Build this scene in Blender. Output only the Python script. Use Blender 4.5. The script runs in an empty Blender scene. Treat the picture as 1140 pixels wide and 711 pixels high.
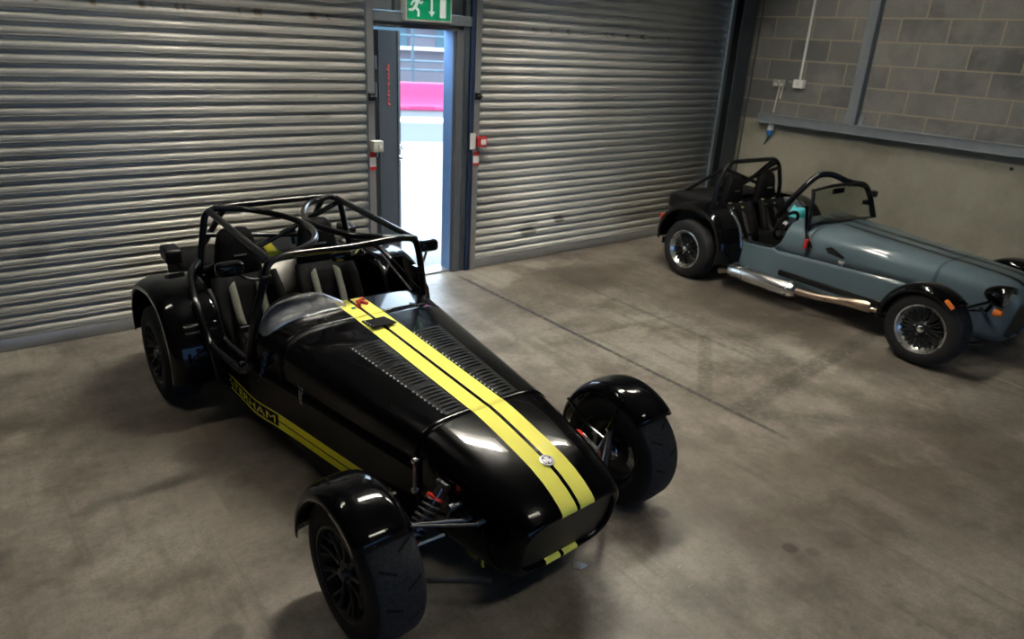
import bpy, bmesh, math, random
from mathutils import Vector, Matrix
random.seed(7)
SC = bpy.context.scene
COL = SC.collection
pi, sin, cos, rad = math.pi, math.sin, math.cos, math.radians

# ------------------------------------------------------------------ shader helpers
class X:
    """A node socket with arithmetic."""
    nt = None
    def __init__(s, k): s.k = k
    @staticmethod
    def m(op, *a, clamp=False):
        n = X.nt.nodes.new('ShaderNodeMath'); n.operation = op; n.use_clamp = clamp
        for i, v in enumerate(a):
            if isinstance(v, X): X.nt.links.new(v.k, n.inputs[i])
            else: n.inputs[i].default_value = v
        return X(n.outputs[0])
    def __add__(s, o): return X.m('ADD', s, o)
    __radd__ = __add__
    def __sub__(s, o): return X.m('SUBTRACT', s, o)
    def __rsub__(s, o): return X.m('SUBTRACT', o, s)
    def __mul__(s, o): return X.m('MULTIPLY', s, o)
    __rmul__ = __mul__
    def __truediv__(s, o): return X.m('DIVIDE', s, o)
    def gt(s, o): return X.m('GREATER_THAN', s, o)
    def lt(s, o): return X.m('LESS_THAN', s, o)
    def abs(s): return X.m('ABSOLUTE', s)
    def min(s, o): return X.m('MINIMUM', s, o)
    def max(s, o): return X.m('MAXIMUM', s, o)
    def frac(s): return X.m('FRACT', s)
    def clamp(s): return X.m('ADD', s, 0.0, clamp=True)
    def ss(s, a, b):
        n = X.nt.nodes.new('ShaderNodeMapRange'); n.interpolation_type = 'SMOOTHSTEP'
        X.nt.links.new(s.k, n.inputs['Value']); n.inputs['From Min'].default_value = a; n.inputs['From Max'].default_value = b
        return X(n.outputs[0])

def mixc(f, a, b):
    n = X.nt.nodes.new('ShaderNodeMix'); n.data_type = 'RGBA'
    def put(i, v):
        if isinstance(v, X): X.nt.links.new(v.k, n.inputs[i])
        elif isinstance(v, (int, float)): n.inputs[i].default_value = v
        else: n.inputs[i].default_value = (*v, 1)
    put(0, f); put(6, a); put(7, b)
    return X(n.outputs[2])

def objco():
    n = X.nt.nodes.new('ShaderNodeTexCoord')
    s = X.nt.nodes.new('ShaderNodeSeparateXYZ'); X.nt.links.new(n.outputs['Object'], s.inputs[0])
    return X(n.outputs['Object']), X(s.outputs[0]), X(s.outputs[1]), X(s.outputs[2])

def comb(x, y, z):
    n = X.nt.nodes.new('ShaderNodeCombineXYZ')
    for i, v in enumerate((x, y, z)):
        if isinstance(v, X): X.nt.links.new(v.k, n.inputs[i])
        else: n.inputs[i].default_value = v
    return X(n.outputs[0])

def noise(co, scale, detail=4, rough=.55):
    n = X.nt.nodes.new('ShaderNodeTexNoise'); n.inputs['Scale'].default_value = scale
    n.inputs['Detail'].default_value = detail; n.inputs['Roughness'].default_value = rough
    X.nt.links.new(co.k, n.inputs['Vector'])
    return X(n.outputs[0])

def bump(h, strength, dist=.01):
    n = X.nt.nodes.new('ShaderNodeBump'); n.inputs['Strength'].default_value = strength; n.inputs['Distance'].default_value = dist
    X.nt.links.new(h.k, n.inputs['Height'])
    return X(n.outputs[0])

def newmat(name):
    m = bpy.data.materials.new(name); m.use_nodes = True
    X.nt = m.node_tree
    return m, m.node_tree.nodes['Principled BSDF']

def setp(b, **kw):
    names = dict(base='Base Color', rough='Roughness', metal='Metallic', coat='Coat Weight', crough='Coat Roughness', spec='Specular IOR Level',
                 trans='Transmission Weight', cior='Coat IOR', ior='IOR', ecol='Emission Color', estr='Emission Strength', alpha='Alpha', normal='Normal', sheen='Sheen Weight')
    for k, v in kw.items():
        i = b.inputs[names[k]]
        if isinstance(v, X): X.nt.links.new(v.k, i)
        elif isinstance(v, (tuple, list)): i.default_value = (*v, 1)
        else: i.default_value = v

def simple(name, col, rough=.5, metal=0., var=.15, scale=12., **kw):
    """plain colour with a light procedural variation"""
    m, b = newmat(name)
    co, x, y, z = objco()
    n = noise(co, scale)
    lo = tuple(c * (1 - var) for c in col); hi = tuple(min(1, c * (1 + var)) for c in col)
    setp(b, base=mixc(n, lo, hi), rough=(n - .5) * .12 + rough, metal=metal, **kw)
    return m

MT = {}
MT['black_paint'] = simple('black gloss paint', (.0018, .0018, .002), .2, coat=.55, crough=.03, cior=1.28, spec=.03)
MT['black_wing'] = simple('black gloss wing', (.0025, .0025, .003), .2, coat=.9, crough=.045, cior=1.32, spec=.03)
MT['louvre'] = simple('black louvre', (.002, .002, .0022), .45, spec=.1)
MT['badge'] = simple('silver badge', (.62, .62, .66), .3, .2)
MT['reveal'] = simple('reveal with sky light in its colour', (.19, .33, .60), .6, spec=.1)  # blue of the daylight on the reveal is put into its base colour
MT['black_satin'] = simple('black satin', (.006, .006, .0065), .42, spec=.25)
MT['black_tube'] = simple('black powder coated tube', (.003, .003, .0035), .3, coat=.8, crough=.12, cior=1.4, spec=.1)
MT['black_matt'] = simple('black matt cloth', (.006, .006, .0065), .85, spec=.1)
MT['seat'] = simple('black seat cloth', (.0032, .0032, .0035), .75, var=.3, scale=60, spec=.06)
MT['rubber'] = simple('black rubber', (.022, .022, .024), .6, var=.25)
MT['steel'] = simple('bare steel', (.55, .54, .52), .28, 1.)
MT['chrome'] = simple('bright metal', (.75, .75, .75), .14, 1.)
MT['dark_metal'] = simple('dark metal', (.11, .11, .115), .38, 1.)
MT['alloy'] = simple('pale brushed panel', (.5, .48, .44), .5, .3, var=.25)
MT['pipe'] = simple('heat tinted steel', (.42, .33, .25), .3, 1., var=.3)
MT['silencer'] = simple('polished silencer', (.68, .67, .65), .22, 1.)
MT['yellow'] = simple('yellow', (.85, .78, .05), .45, var=.05)
MT['red'] = simple('red', (.45, .02, .015), .4)
MT['redcoil'] = simple('red anodised', (.7, .04, .03), .3, .3)
MT['orange'] = simple('orange lens', (.85, .2, .03), .2, coat=1.)
MT['redlens'] = simple('red lens', (.7, .05, .015), .2, coat=1.)
MT['jamb_dark'] = simple('dark blue painted stud', (.012, .022, .05), .6, spec=.1)
MT['blue'] = simple('blue', (.01, .12, .35), .35)
MT['bluean'] = simple('blue anodised', (.02, .28, .5), .25, .6)
MT['cyan'] = simple('cyan cloth', (.1, .55, .62), .8)
MT['padyellow'] = simple('pale yellow pad', (.5, .44, .2), .7, var=.2)
MT['white'] = simple('white plastic', (.72, .72, .68), .45)
MT['cream'] = simple('cream plastic', (.6, .58, .5), .5)
MT['webbing'] = simple('dark webbing', (.014, .010, .012), .8)
MT['pad'] = simple('grey harness pad', (.12, .12, .095), .7, var=.6, scale=90)
MT['grey_steel'] = simple('grey painted steel', (.15, .17, .185), .5, var=.2)
MT['jamb'] = simple('grey painted frame', (.075, .08, .088), .6, spec=.15)
MT['dark_steel'] = simple('dark painted column', (.028, .034, .04), .5, var=.3, scale=5)
MT['guide'] = simple('galvanised guide', (.3, .3, .29), .45, .6, var=.25, scale=6)
MT['door_grey'] = simple('dark grey door', (.014, .014, .0135), .85, spec=.05)
MT['door_edge'] = simple('light grey door edge', (.045, .047, .05), .8, spec=.05)
MT['door_red'] = simple('red lettering', (.42, .035, .012), .7, spec=.05)
MT['pale'] = simple('pale panel', (.45, .45, .42), .6)
MT['barrier'] = simple('red plastic barrier', (.62, .06, .17), .5, var=.12, scale=3)
MT['fence'] = simple('blue grey fence post', (.08, .15, .18), .5)
MT['stand'] = simple('pale building panel', (.17, .16, .18), .7, var=.3, scale=.6)
MT['lens'] = simple('headlamp lens', (.6, .6, .6), .05, .9)
MT['stonechip'] = simple('bright stone guard', (.5, .56, .62), .25, .9)

def mat_glass(name, col, rough=.02):
    m, b = newmat(name)
    setp(b, base=col, rough=rough, trans=1., ior=1.1)
    return m
MT['plexi'] = mat_glass('smoked clear plastic', (.62, .62, .62))
MT['glass'] = mat_glass('windscreen glass', (.6, .64, .6))

def mat_aero():
    # thin scuffed polycarbonate: partly clear, partly milky
    m, b = newmat('scuffed clear deflector')
    co, x, y, z = objco()
    n = noise(co, 14, 5)
    setp(b, base=(.62, .62, .62), rough=.22, coat=1., crough=.08, metal=.5, alpha=n * .08 + .42)
    return m
MT['aero'] = mat_aero()

def mat_body(kind):
    """paint with bonnet stripes; object coordinates are the car's own (x across, -y forward)"""
    m, b = newmat(kind + ' body paint with stripes')
    co, x, y, z = objco()
    ax = x.abs()
    if kind == 'black':
        st = ax.gt(.0085) * ax.lt(.082)
        st = st * (z.gt(.30).max(y.lt(-2.445)))
        base = mixc(st, (.002, .002, .0023), (.95, .90, .17))
        setp(b, base=base, rough=st * .3 + .2, coat=.6 - st * .45, crough=.04, cior=1.28, spec=.06)
    else:
        st = ax.gt(.056) * ax.lt(.110)
        n = noise(co, 5)
        base = mixc(st, mixc(n, (.072, .104, .122), (.084, .118, .136)), (.002, .002, .002))
        setp(b, base=base, rough=.4, spec=.08, coat=.8 - st * .6, crough=.05, cior=1.3)
    return m
MT['black_body'] = mat_body('black'); MT['blue_body'] = mat_body('blue')
def mat_blue():
    m, b = newmat('slate blue paint'); co, x, y, z = objco(); n = noise(co, 5)
    setp(b, base=mixc(n, (.072, .104, .122), (.084, .118, .136)), rough=.4, spec=.08, coat=.8, crough=.05, cior=1.3)
    return m
MT['blue_paint'] = mat_blue()
def mat_side():
    """black side skin with the two low yellow stripes and the bordered black name panel"""
    m, b = newmat('black side with low yellow stripes')
    co, x, y, z = objco()
    s = y * -1.
    tilt = z
    band = (tilt.gt(.176) * tilt.lt(.214)).max(tilt.gt(.221) * tilt.lt(.26)) * s.gt(1.0) * s.lt(1.85)
    border = (tilt.gt(.176) * tilt.lt(.186)).max(tilt.gt(.25) * tilt.lt(.26)) * s.gt(.2) * s.lt(1.001)
    st = band.max(border)
    setp(b, base=mixc(st, (.002, .002, .0023), (.85, .77, .04)), rough=st * .2 + .2, coat=.5, crough=.04, cior=1.28, spec=.05)
    return m
MT['black_side'] = mat_side()

def mat_tyre():
    m, b = newmat('tyre rubber with slashed tread')
    co, x, y, z = objco()
    ang = X.m('ARCTAN2', z, y) * (13 / (2 * pi))
    rr = X.m('SQRT', y * y + z * z)
    ax = x.abs()
    g1 = (ang + x * 4.2).frac()
    g2 = (ang * 1. + .5 - x * 4.2).frac()
    gr = (g1.lt(.085) * x.gt(.012) * x.lt(.07)).max(g2.lt(.085) * x.lt(-.012) * x.gt(-.07)) * rr.gt(.255)
    tread = rr.gt(.2555)
    n = noise(co, 90, 4)
    n2 = noise(co, 9, 4)
    base = mixc(tread, mixc(n2, (.006, .006, .0065), (.012, .012, .0125)), mixc(n.ss(.3, .8), (.015, .015, .0165), (.032, .032, .034)))
    base = mixc(gr, base, (.003, .003, .0035))
    h = n * .15 - gr
    setp(b, base=base, rough=.72, spec=.2, normal=bump(h, .6, .004))
    return m
MT['tyre'] = mat_tyre()

def mat_mesh():
    m, b = newmat('black wire mesh')
    co, x, y, z = objco()
    u = ((x + z) * 70).frac(); v = ((x - z) * 70).frac()
    w = u.lt(.3).max(v.lt(.3))
    setp(b, base=mixc(w, (.002, .002, .002), (.012, .012, .0125)), rough=.45, normal=bump(w, .8, .003))
    return m
MT['mesh'] = mat_mesh()

def seg_mask(x, y, a, b, w, soft):
    """soft mask of distance to a floor segment"""
    dx, dy = b[0] - a[0], b[1] - a[1]; L = math.hypot(dx, dy); dx /= L; dy /= L
    px, py = x - a[0], y - a[1]
    t = (px * dx + py * dy)
    d = (px * dy - py * dx).abs()
    return (1. - d.ss(w, w + soft)) * t.ss(-.1, .12) * (1. - t.ss(L - .1, L + .15))

def mat_floor():
    m, b = newmat('worn stained concrete floor')
    co, x, y, z = objco()
    big = noise(co, .55, 5, .6); mid = noise(co, 2.3, 6, .65); fine = noise(co, 26, 4, .7)
    c = mixc(big.ss(.35, .65), (.105, .086, .064), (.30, .272, .232))
    c = mixc(mid.ss(.42, .68) * .75, c, (.066, .051, .036))
    c = mixc(noise(comb(x + 9, y, 0.), 1.3, 5, .6).ss(.55, .68) * .6, c, (.36, .33, .275))
    c = mixc(fine.ss(.3, .8) * .3, c, (.045, .037, .028))
    strk = noise(comb(x * 5.5, y * .5, 0.), 2.2, 5, .65); gr2 = noise(co, 75, 3, .7)
    c = mixc(strk.ss(.5, .72) * .45, c, (.07, .055, .04))
    c = mixc(gr2.ss(.45, .75) * .35, c, (.05, .041, .031))
    c = mixc(noise(comb(x + 3, y + 5, 0.), 9, 4, .7).ss(.62, .74) * .45, c, (.045, .036, .027))
    for a, bb, w, so, st, col in (
        ((3.405, 5.0), (3.405, 3.1), .011, .014, 1., (.018, .02, .024)),
        ((3.405, 3.2), (3.405, 1.75), .009, .014, .9, (.022, .022, .022)),
        ((3.05, 4.1), (2.99, 3.1), .02, .05, .3, (.03, .027, .024)),
        ((3.42, 2.05), (5.6, 2.25), .045, .05, .5, (.03, .026, .021)),
        ((3.43, 2.29), (4.22, 2.9), .03, .03, .4, (.034, .029, .024)),
        ((4.22, 4.6), (4.2, 2.3), .01, .03, .45, (.03, .027, .024)),
        ((3.45, 2.0), (4.5, 1.1), .02, .08, .35, (.03, .026, .022)),
        ((3.4, 3.42), (4.4, 3.3), .01, .04, .3, (.035, .03, .026)),
        ((4.5, 4.3), (4.5, 2.6), .02, .1, .3, (.035, .03, .026)),
        ((4.35, 3.9), (4.35, 2.2), .05, .12, .25, (.035, .03, .026)),
        ((2.2, 2.35), (2.8, 2.8), .03, .05, .25, (.04, .034, .03)),
        ((5.42, 1.42), (5.39, 1.12), .002, .007, .6, (.5, .47, .4)),
    ):
        wob = (mid - .5) * .03
        k = seg_mask(x + wob, y + wob, a, bb, w, so) * fine.ss(.2, .55) * st
        c = mixc(k.clamp(), c, col)
    # tyre scuffs and oil spots
    def spot(px, py, r, st, col, c):
        d = X.m('SQRT', (x - px) * (x - px) + (y - py) * (y - py)) + (mid - .5) * r * 1.6
        return mixc((1. - d.ss(r * .5, r)) * st, c, col)
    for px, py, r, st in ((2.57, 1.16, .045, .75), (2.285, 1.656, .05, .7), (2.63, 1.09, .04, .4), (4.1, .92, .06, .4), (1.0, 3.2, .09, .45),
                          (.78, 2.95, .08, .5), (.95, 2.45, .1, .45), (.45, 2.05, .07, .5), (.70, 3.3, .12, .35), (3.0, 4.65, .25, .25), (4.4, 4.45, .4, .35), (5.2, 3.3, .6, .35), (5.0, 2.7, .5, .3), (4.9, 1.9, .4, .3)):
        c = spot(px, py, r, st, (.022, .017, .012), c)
    # pale scratches near the nose
    sc = noise(comb(x * 3 + 1, y * 14, 0.), 6, 3, .6).ss(.66, .7)
    reg = (1. - ((x - 2.05).abs() + (y - 1.38).abs()).ss(.1, .32))
    c = mixc(sc * reg * .6, c, (.5, .46, .4))
    ro = .50 - big.ss(.3, .7) * .14 + (fine - .5) * .2
    setp(b, base=c, rough=ro, spec=.5, normal=bump(fine * .6 + mid, .12, .01))
    return m
MT['floor'] = mat_floor()

def mat_shutter():
    m, b = newmat('galvanised shutter steel')
    co, x, y, z = objco()
    long = noise(comb(x * .12, 0., z * 13.5), 2., 3, .5)
    n = noise(co, 7, 4); big = noise(co, .9, 3)
    c = mixc(long.ss(.3, .7), (.44, .435, .395), (.60, .59, .54))
    c = mixc(big.ss(.45, .7) * .4, c, (.24, .225, .195))
    # rust run below the head of the door and along one low seam
    rz = (1. - (z - 2.085).abs().ss(.012, .03)) * noise(comb(x * 3.2, 0., 0.), 3.2, 3).ss(.52, .62)
    rz2 = (1. - (z - 1.545).abs().ss(.008, .02)) * noise(comb(x * 3 + 7, 0., 0.), 3.5, 3).ss(.58, .66) * .5
    c = mixc((rz * .75).max(rz2 * .6), c, (.22, .12, .045))
    # rubbed black scuffs
    def smudge(px, pz, wx, wz, c, st):
        d = ((x - px) / wx) * ((x - px) / wx) + ((z - pz) / wz) * ((z - pz) / wz) + (n - .5) * 1.6
        return mixc((1. - d.ss(.3, 1.)) * st, c, (.05, .048, .042))
    for q in ((4.28, .28, .12, .06, .8), (4.68, .36, .09, .05, .8), (4.3, .36, .16, .03, .5), (.62, .62, .16, .03, .35), (.30, .62, .1, .09, .3), (5.9, .28, .5, .04, .35), (2.2, 1.4, .14, .025, .4)):
        c = smudge(q[0], q[1], q[2], q[3], c, q[4])
    setp(b, base=c, rough=.5, metal=.35, spec=.5)
    return m
MT['shutter'] = mat_shutter()

def mat_block():
    """grey blockwork; courses and perpends sit on the object's own coordinates (y along the wall, z up)"""
    m, b = newmat('grey blockwork with pale mortar')
    co, x, y, z = objco()
    n = X.nt.nodes.new('ShaderNodeTexBrick'); n.offset = .5; n.squash = 1.
    v = comb(y * -1. + 3.441 - .004, z - 1.943 + .2125 * 20, 0.)
    X.nt.links.new(v.k, n.inputs['Vector'])
    n.inputs['Scale'].default_value = 1.; n.inputs['Mortar Size'].default_value = .008; n.inputs['Mortar Smooth'].default_value = .15
    n.inputs['Bias'].default_value = 0.; n.inputs['Brick Width'].default_value = .44; n.inputs['Row Height'].default_value = .2125
    n.inputs['Color1'].default_value = (.155, .15, .14, 1); n.inputs['Color2'].default_value = (.085, .086, .085, 1); n.inputs['Mortar'].default_value = (.26, .222, .172, 1)
    f = X(n.outputs['Fac']); c0 = X(n.outputs['Color'])
    big = noise(co, 2.4, 4, .6); fine = noise(co, 60, 3)
    c = mixc(big.ss(.4, .65) * .6 * (1. - f), c0, (.21, .203, .185))
    c = mixc(fine.ss(.4, .8) * .25, c, (.06, .06, .06))
    setp(b, base=c, rough=.85, spec=.2, normal=bump((1. - f) * .5 + fine * .25, .5, .01))
    return m
MT['block'] = mat_block()

def mat_conc():
    m, b = newmat('cast concrete wall')
    co, x, y, z = objco()
    big = noise(co, 1.6, 5, .6); fine = noise(co, 45, 4, .6)
    c = mixc(big.ss(.3, .7), (.22, .205, .158), (.315, .297, .235))
    c = mixc(fine.ss(.45, .75) * .25, c, (.18, .165, .13))
    d = (y - 2.197) * (y - 2.197) + (z - 1.172) * (z - 1.172)
    c = mixc(1. - d.ss(.0001, .0004), c, (.02, .02, .02))
    setp(b, base=c, rough=.8, spec=.25, normal=bump(fine, .2, .005))
    return m
MT['conc'] = mat_conc()
MT['plaster'] = simple('grey wall', (.09, .087, .08), .85, var=.2, scale=2)
MT['ceil'] = simple('dark ceiling sheet', (.05, .05, .05), .8, var=.2, scale=1)
MT['asphalt'] = simple('pale tarmac', (.21, .21, .205), .9, var=.1, scale=3)
MT['road'] = simple('grey tarmac road', (.062, .071, .074), .9, var=.1, scale=3)
MT['roadline'] = simple('white road line', (.8, .8, .8), .8)

def mat_emit(name, col, st):
    m, b = newmat(name); setp(b, base=(.8, .8, .8), ecol=col, estr=st); return m
def mat_sign(): 
    m, b = newmat('green sign face'); setp(b, base=(.0, .26, .11), rough=.35, ecol=(.0, .3, .13), estr=.12); return m
MT['sign_green'] = mat_sign()
m_, b_ = newmat('white sign picture'); setp(b_, base=(.75, .8, .78), rough=.4, ecol=(.7, .8, .75), estr=.2); MT['sign_white'] = m_

# ------------------------------------------------------------------ mesh helpers
class M:
    def __init__(s): s.v = []; s.f = []; s.mi = []
    def add(s, vs, fs, mi=0):
        o = len(s.v); s.v += [tuple(p) for p in vs]
        for f in fs: s.f.append([i + o for i in f]); s.mi.append(mi)
    def box(s, c, d, mi=0, rot=None):
        vs = [Vector(((i & 1) - .5, ((i >> 1) & 1) - .5, ((i >> 2) & 1) - .5)) for i in range(8)]
        vs = [Vector((p.x * d[0], p.y * d[1], p.z * d[2])) for p in vs]
        if rot is not None: vs = [rot @ p for p in vs]
        c = Vector(c)
        s.add([p + c for p in vs], [(0, 2, 3, 1), (4, 5, 7, 6), (0, 1, 5, 4), (2, 6, 7, 3), (0, 4, 6, 2), (1, 3, 7, 5)], mi)
    def rings(s, rs, closed=True, cap0=True, cap1=True, mi=0, loop=False):
        n = len(rs[0]); vs = [p for r in rs for p in r]; fs = []
        R_ = len(rs)
        for i in range(R_ if loop else R_ - 1):
            for j in range(n if closed else n - 1):
                a, b2 = i * n + j, i * n + (j + 1) % n
                k = (i + 1) % R_
                fs.append((a, b2, k * n + (j + 1) % n, k * n + j))
        if cap0 and closed and not loop: fs.append(tuple(range(n))[::-1])
        if cap1 and closed and not loop: fs.append(tuple((R_ - 1) * n + j for j in range(n)))
        s.add(vs, fs, mi)
    def tube(s, pts, r, n=10, mi=0, smooth=0, loop=False):
        P = [Vector(p) for p in pts]
        if smooth: P = fillet(P, smooth)
        up = None; rs = []
        L = len(P)
        for i, p in enumerate(P):
            if loop: t = (P[(i + 1) % L] - P[i - 1])
            else: t = (P[min(i + 1, L - 1)] - P[max(i - 1, 0)])
            t.normalize()
            if up is None:
                up = Vector((0, 0, 1)) if abs(t.z) < .9 else Vector((1, 0, 0))
            a = (up - t * up.dot(t)).normalized(); up = a; b2 = t.cross(a)
            rr = r[i] if isinstance(r, (list, tuple)) else r
            rs.append([p + a * (rr * cos(2 * pi * k / n)) + b2 * (rr * sin(2 * pi * k / n)) for k in range(n)])
        s.rings(rs, mi=mi, loop=loop)
    def lathe(s, prof, axis='x', n=40, c=(0, 0, 0), mi=0, closed_prof=False):
        """prof: (along axis, radius)"""
        rs = []
        for a, r in prof:
            ring = []
            for k in range(n):
                t = 2 * pi * k / n
                p = {'x': (a, r * cos(t), r * sin(t)), 'y': (r * cos(t), a, r * sin(t)), 'z': (r * cos(t), r * sin(t), a)}[axis]
                ring.append(Vector(p) + Vector(c))
            rs.append(ring)
        s.rings(rs, mi=mi, loop=closed_prof)
    def prism(s, poly, a, b2, plane='xz', mi=0):
        """extrude a polygon between two depths of the third axis"""
        def pt(u, v, w): return {'xz': (u, w, v), 'xy': (u, v, w), 'yz': (w, u, v)}[plane]
        n = len(poly)
        vs = [pt(u, v, a) for u, v in poly] + [pt(u, v, b2) for u, v in poly]
        fs = [tuple(range(n))[::-1], tuple(range(n, 2 * n))] + [(i, (i + 1) % n, n + (i + 1) % n, n + i) for i in range(n)]
        s.add(vs, fs, mi)
    def sheet(s, grid, mi=0):
        n = len(grid[0]); vs = [p for r in grid for p in r]
        s.add(vs, [(i * n + j, i * n + j + 1, (i + 1) * n + j + 1, (i + 1) * n + j) for i in range(len(grid) - 1) for j in range(n - 1)], mi)
    def build(s, name, mats, parent=None, smooth=35, solid=0, bevel=0, offs=1, sub=0):
        me = bpy.data.meshes.new(name)
        me.from_pydata(s.v, [], s.f)
        if not isinstance(mats, (list, tuple)): mats = [mats]
        for m in mats: me.materials.append(MT[m])
        for p, k in zip(me.polygons, s.mi): p.material_index = k
        bm = bmesh.new(); bm.from_mesh(me); bmesh.ops.recalc_face_normals(bm, faces=bm.faces); bm.to_mesh(me); bm.free()
        if smooth:
            for p in me.polygons: p.use_smooth = True
            me.set_sharp_from_angle(angle=rad(smooth))
        o = bpy.data.objects.new(name, me); COL.objects.link(o)
        if parent: o.parent = parent
        if solid:
            q = o.modifiers.new('thick', 'SOLIDIFY'); q.thickness = solid; q.offset = offs
        if bevel:
            q = o.modifiers.new('edge', 'BEVEL'); q.width = bevel; q.segments = 2; q.limit_method = 'ANGLE'; q.angle_limit = rad(40)
        if sub:
            q = o.modifiers.new('sub', 'SUBSURF'); q.levels = sub; q.render_levels = sub
        return o

def fillet(P, r, k=6):
    out = [P[0]]
    for i in range(1, len(P) - 1):
        a, b2, c = P[i - 1], P[i], P[i + 1]
        u = (a - b2); v = (c - b2); d = min(r, u.length * .48, v.length * .48)
        p0 = b2 + u.normalized() * d; p2 = b2 + v.normalized() * d
        for j in range(k + 1):
            t = j / k; out.append(p0 * (1 - t) ** 2 + b2 * 2 * t * (1 - t) + p2 * t * t)
    out.append(P[-1]); return out

def curve(P, n=40):
    """Catmull-Rom through the points"""
    P = [Vector(p) for p in P]; Q = [P[0] * 2 - P[1]] + P + [P[-1] * 2 - P[-2]]
    out = []; segs = len(P) - 1
    for i in range(n + 1):
        t = i / n * segs; k = min(int(t), segs - 1); t -= k
        a, b2, c, d = Q[k:k + 4]
        out.append(.5 * ((2 * b2) + (c - a) * t + (2 * a - 5 * b2 + 4 * c - d) * t * t + (3 * b2 - a - 3 * c + d) * t ** 3))
    return out

def lerp_tab(tab, s):
    if s <= tab[0][0]: return tab[0][1]
    for (a, x), (b2, y) in zip(tab, tab[1:]):
        if s <= b2: return x + (y - x) * (s - a) / (b2 - a)
    return tab[-1][1]

def smooth_tab(tab, s):
    """monotone-ish cubic through a table"""
    n = len(tab)
    if s <= tab[0][0]: return tab[0][1]
    if s >= tab[-1][0]: return tab[-1][1]
    k = max(i for i in range(n - 1) if tab[i][0] <= s)
    def slope(i):
        if i == 0: return (tab[1][1] - tab[0][1]) / (tab[1][0] - tab[0][0])
        if i == n - 1: return (tab[-1][1] - tab[-2][1]) / (tab[-1][0] - tab[-2][0])
        d0 = (tab[i][1] - tab[i - 1][1]) / (tab[i][0] - tab[i - 1][0]); d1 = (tab[i + 1][1] - tab[i][1]) / (tab[i + 1][0] - tab[i][0])
        return 0 if d0 * d1 <= 0 else 2 * d0 * d1 / (d0 + d1)
    x0, y0 = tab[k]; x1, y1 = tab[k + 1]; h = x1 - x0; t = (s - x0) / h
    m0, m1 = slope(k) * h, slope(k + 1) * h
    return (2 * t ** 3 - 3 * t * t + 1) * y0 + (t ** 3 - 2 * t * t + t) * m0 + (-2 * t ** 3 + 3 * t * t) * y1 + (t ** 3 - t * t) * m1

def tag(o, label, cat=None, group=None, kind=None):
    if label: o['label'] = label
    if cat: o['category'] = cat
    if group: o['group'] = group
    if kind: o['kind'] = kind
    return o
def thing(name, loc, label, cat, rz=0, group=None):
    o = bpy.data.objects.new(name, None); COL.objects.link(o); o.location = loc; o.rotation_euler = (0, 0, rz)
    o.empty_display_size = .1
    return tag(o, label, cat, group)
def struct(o, label=None): o['kind'] = 'structure'; o['label'] = label or o.name.replace('_', ' '); o['category'] = 'building'; return o

def text(name, body, size, mat, parent, mw, extrude=.0008, shear=0, sx=1., align='LEFT', bold=0.):
    cu = bpy.data.curves.new(name, 'FONT'); cu.body = body; cu.size = 1.; cu.extrude = extrude / size; cu.shear = shear; cu.align_x = align; cu.offset = min(bold / size, .006)
    cu.materials.append(MT[mat]); cu.resolution_u = 3
    tmp = bpy.data.objects.new(name, cu); COL.objects.link(tmp)
    bpy.context.view_layer.update()
    me = bpy.data.meshes.new_from_object(tmp.evaluated_get(bpy.context.evaluated_depsgraph_get()))
    bpy.data.objects.remove(tmp)
    bm = bmesh.new(); bm.from_mesh(me); bmesh.ops.triangulate(bm, faces=bm.faces); bm.to_mesh(me); bm.free()
    o = bpy.data.objects.new(name, me); COL.objects.link(o)
    for p in me.vertices: p.co *= size; p.co.x *= sx
    me.transform(mw)
    if parent: o.parent = parent
    return o

exec_parts = None
# ------------------------------------------------------------------ the room
YW, XW = 5.136, 7.28
XL, YF, ZC = -4.2, -7.0, 4.6

m = M(); m.box(((XL + XW) / 2, (YF + YW + .16) / 2, -.05), (XW - XL + .4, YW + .16 - YF + .2, .1)); struct(m.build('floor', 'floor', smooth=0), 'stained grey concrete garage floor')
m = M(); m.box(((XL + XW) / 2, (YF + YW) / 2, ZC + .05), (XW - XL + .4, YW - YF + .4, .1)); struct(m.build('ceiling', 'ceil', smooth=0), 'dark garage ceiling')
# back wall: lintel band, piers and the stretch left of the left shutter
m = M()
m.box(((XL + XW) / 2, YW + .12, (3.15 + ZC) / 2), (XW - XL + .4, .2, ZC - 3.15))
m.box(((XL - .9) / 2 - .1, YW + .12, 1.575), (-.9 - XL + .2, .2, 3.15))
m.box(((7.1 + XW + .2) / 2, YW + .12, 1.575), (XW + .2 - 7.1, .2, 3.15))
struct(m.build('wall_back', 'plaster', smooth=0), 'grey wall carrying the roller shutters')
m = M(); m.box((XL - .1, (YF + YW) / 2, ZC / 2), (.2, YW - YF + .4, ZC)); struct(m.build('wall_left', 'plaster', smooth=0), 'left garage wall')
# front wall behind the camera, with an open vehicle doorway
m = M(); ox0, ox1, oz = -2.6, 5.2, 2.8
m.box(((XL + ox0) / 2, YF - .1, ZC / 2), (ox0 - XL, .2, ZC)); m.box(((XW + ox1) / 2, YF - .1, ZC / 2), (XW - ox1, .2, ZC)); m.box(((ox0 + ox1) / 2, YF - .1, (oz + ZC) / 2), (ox1 - ox0, .2, ZC - oz))
struct(m.build('wall_front', 'plaster', smooth=0), 'front garage wall with an open vehicle doorway')
m = M(); m.box((XW + .1, (YF + YW) / 2, 1.30 / 2), (.2, YW - YF + .4, 1.30), 1); m.box((XW + .1, (YF + YW) / 2, (1.30 + ZC) / 2), (.2, YW - YF + .4, ZC - 1.30), 0)
struct(m.build('wall_right', ['block', 'conc'], smooth=0), 'right wall of grey blocks above a concrete lower wall')

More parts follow.
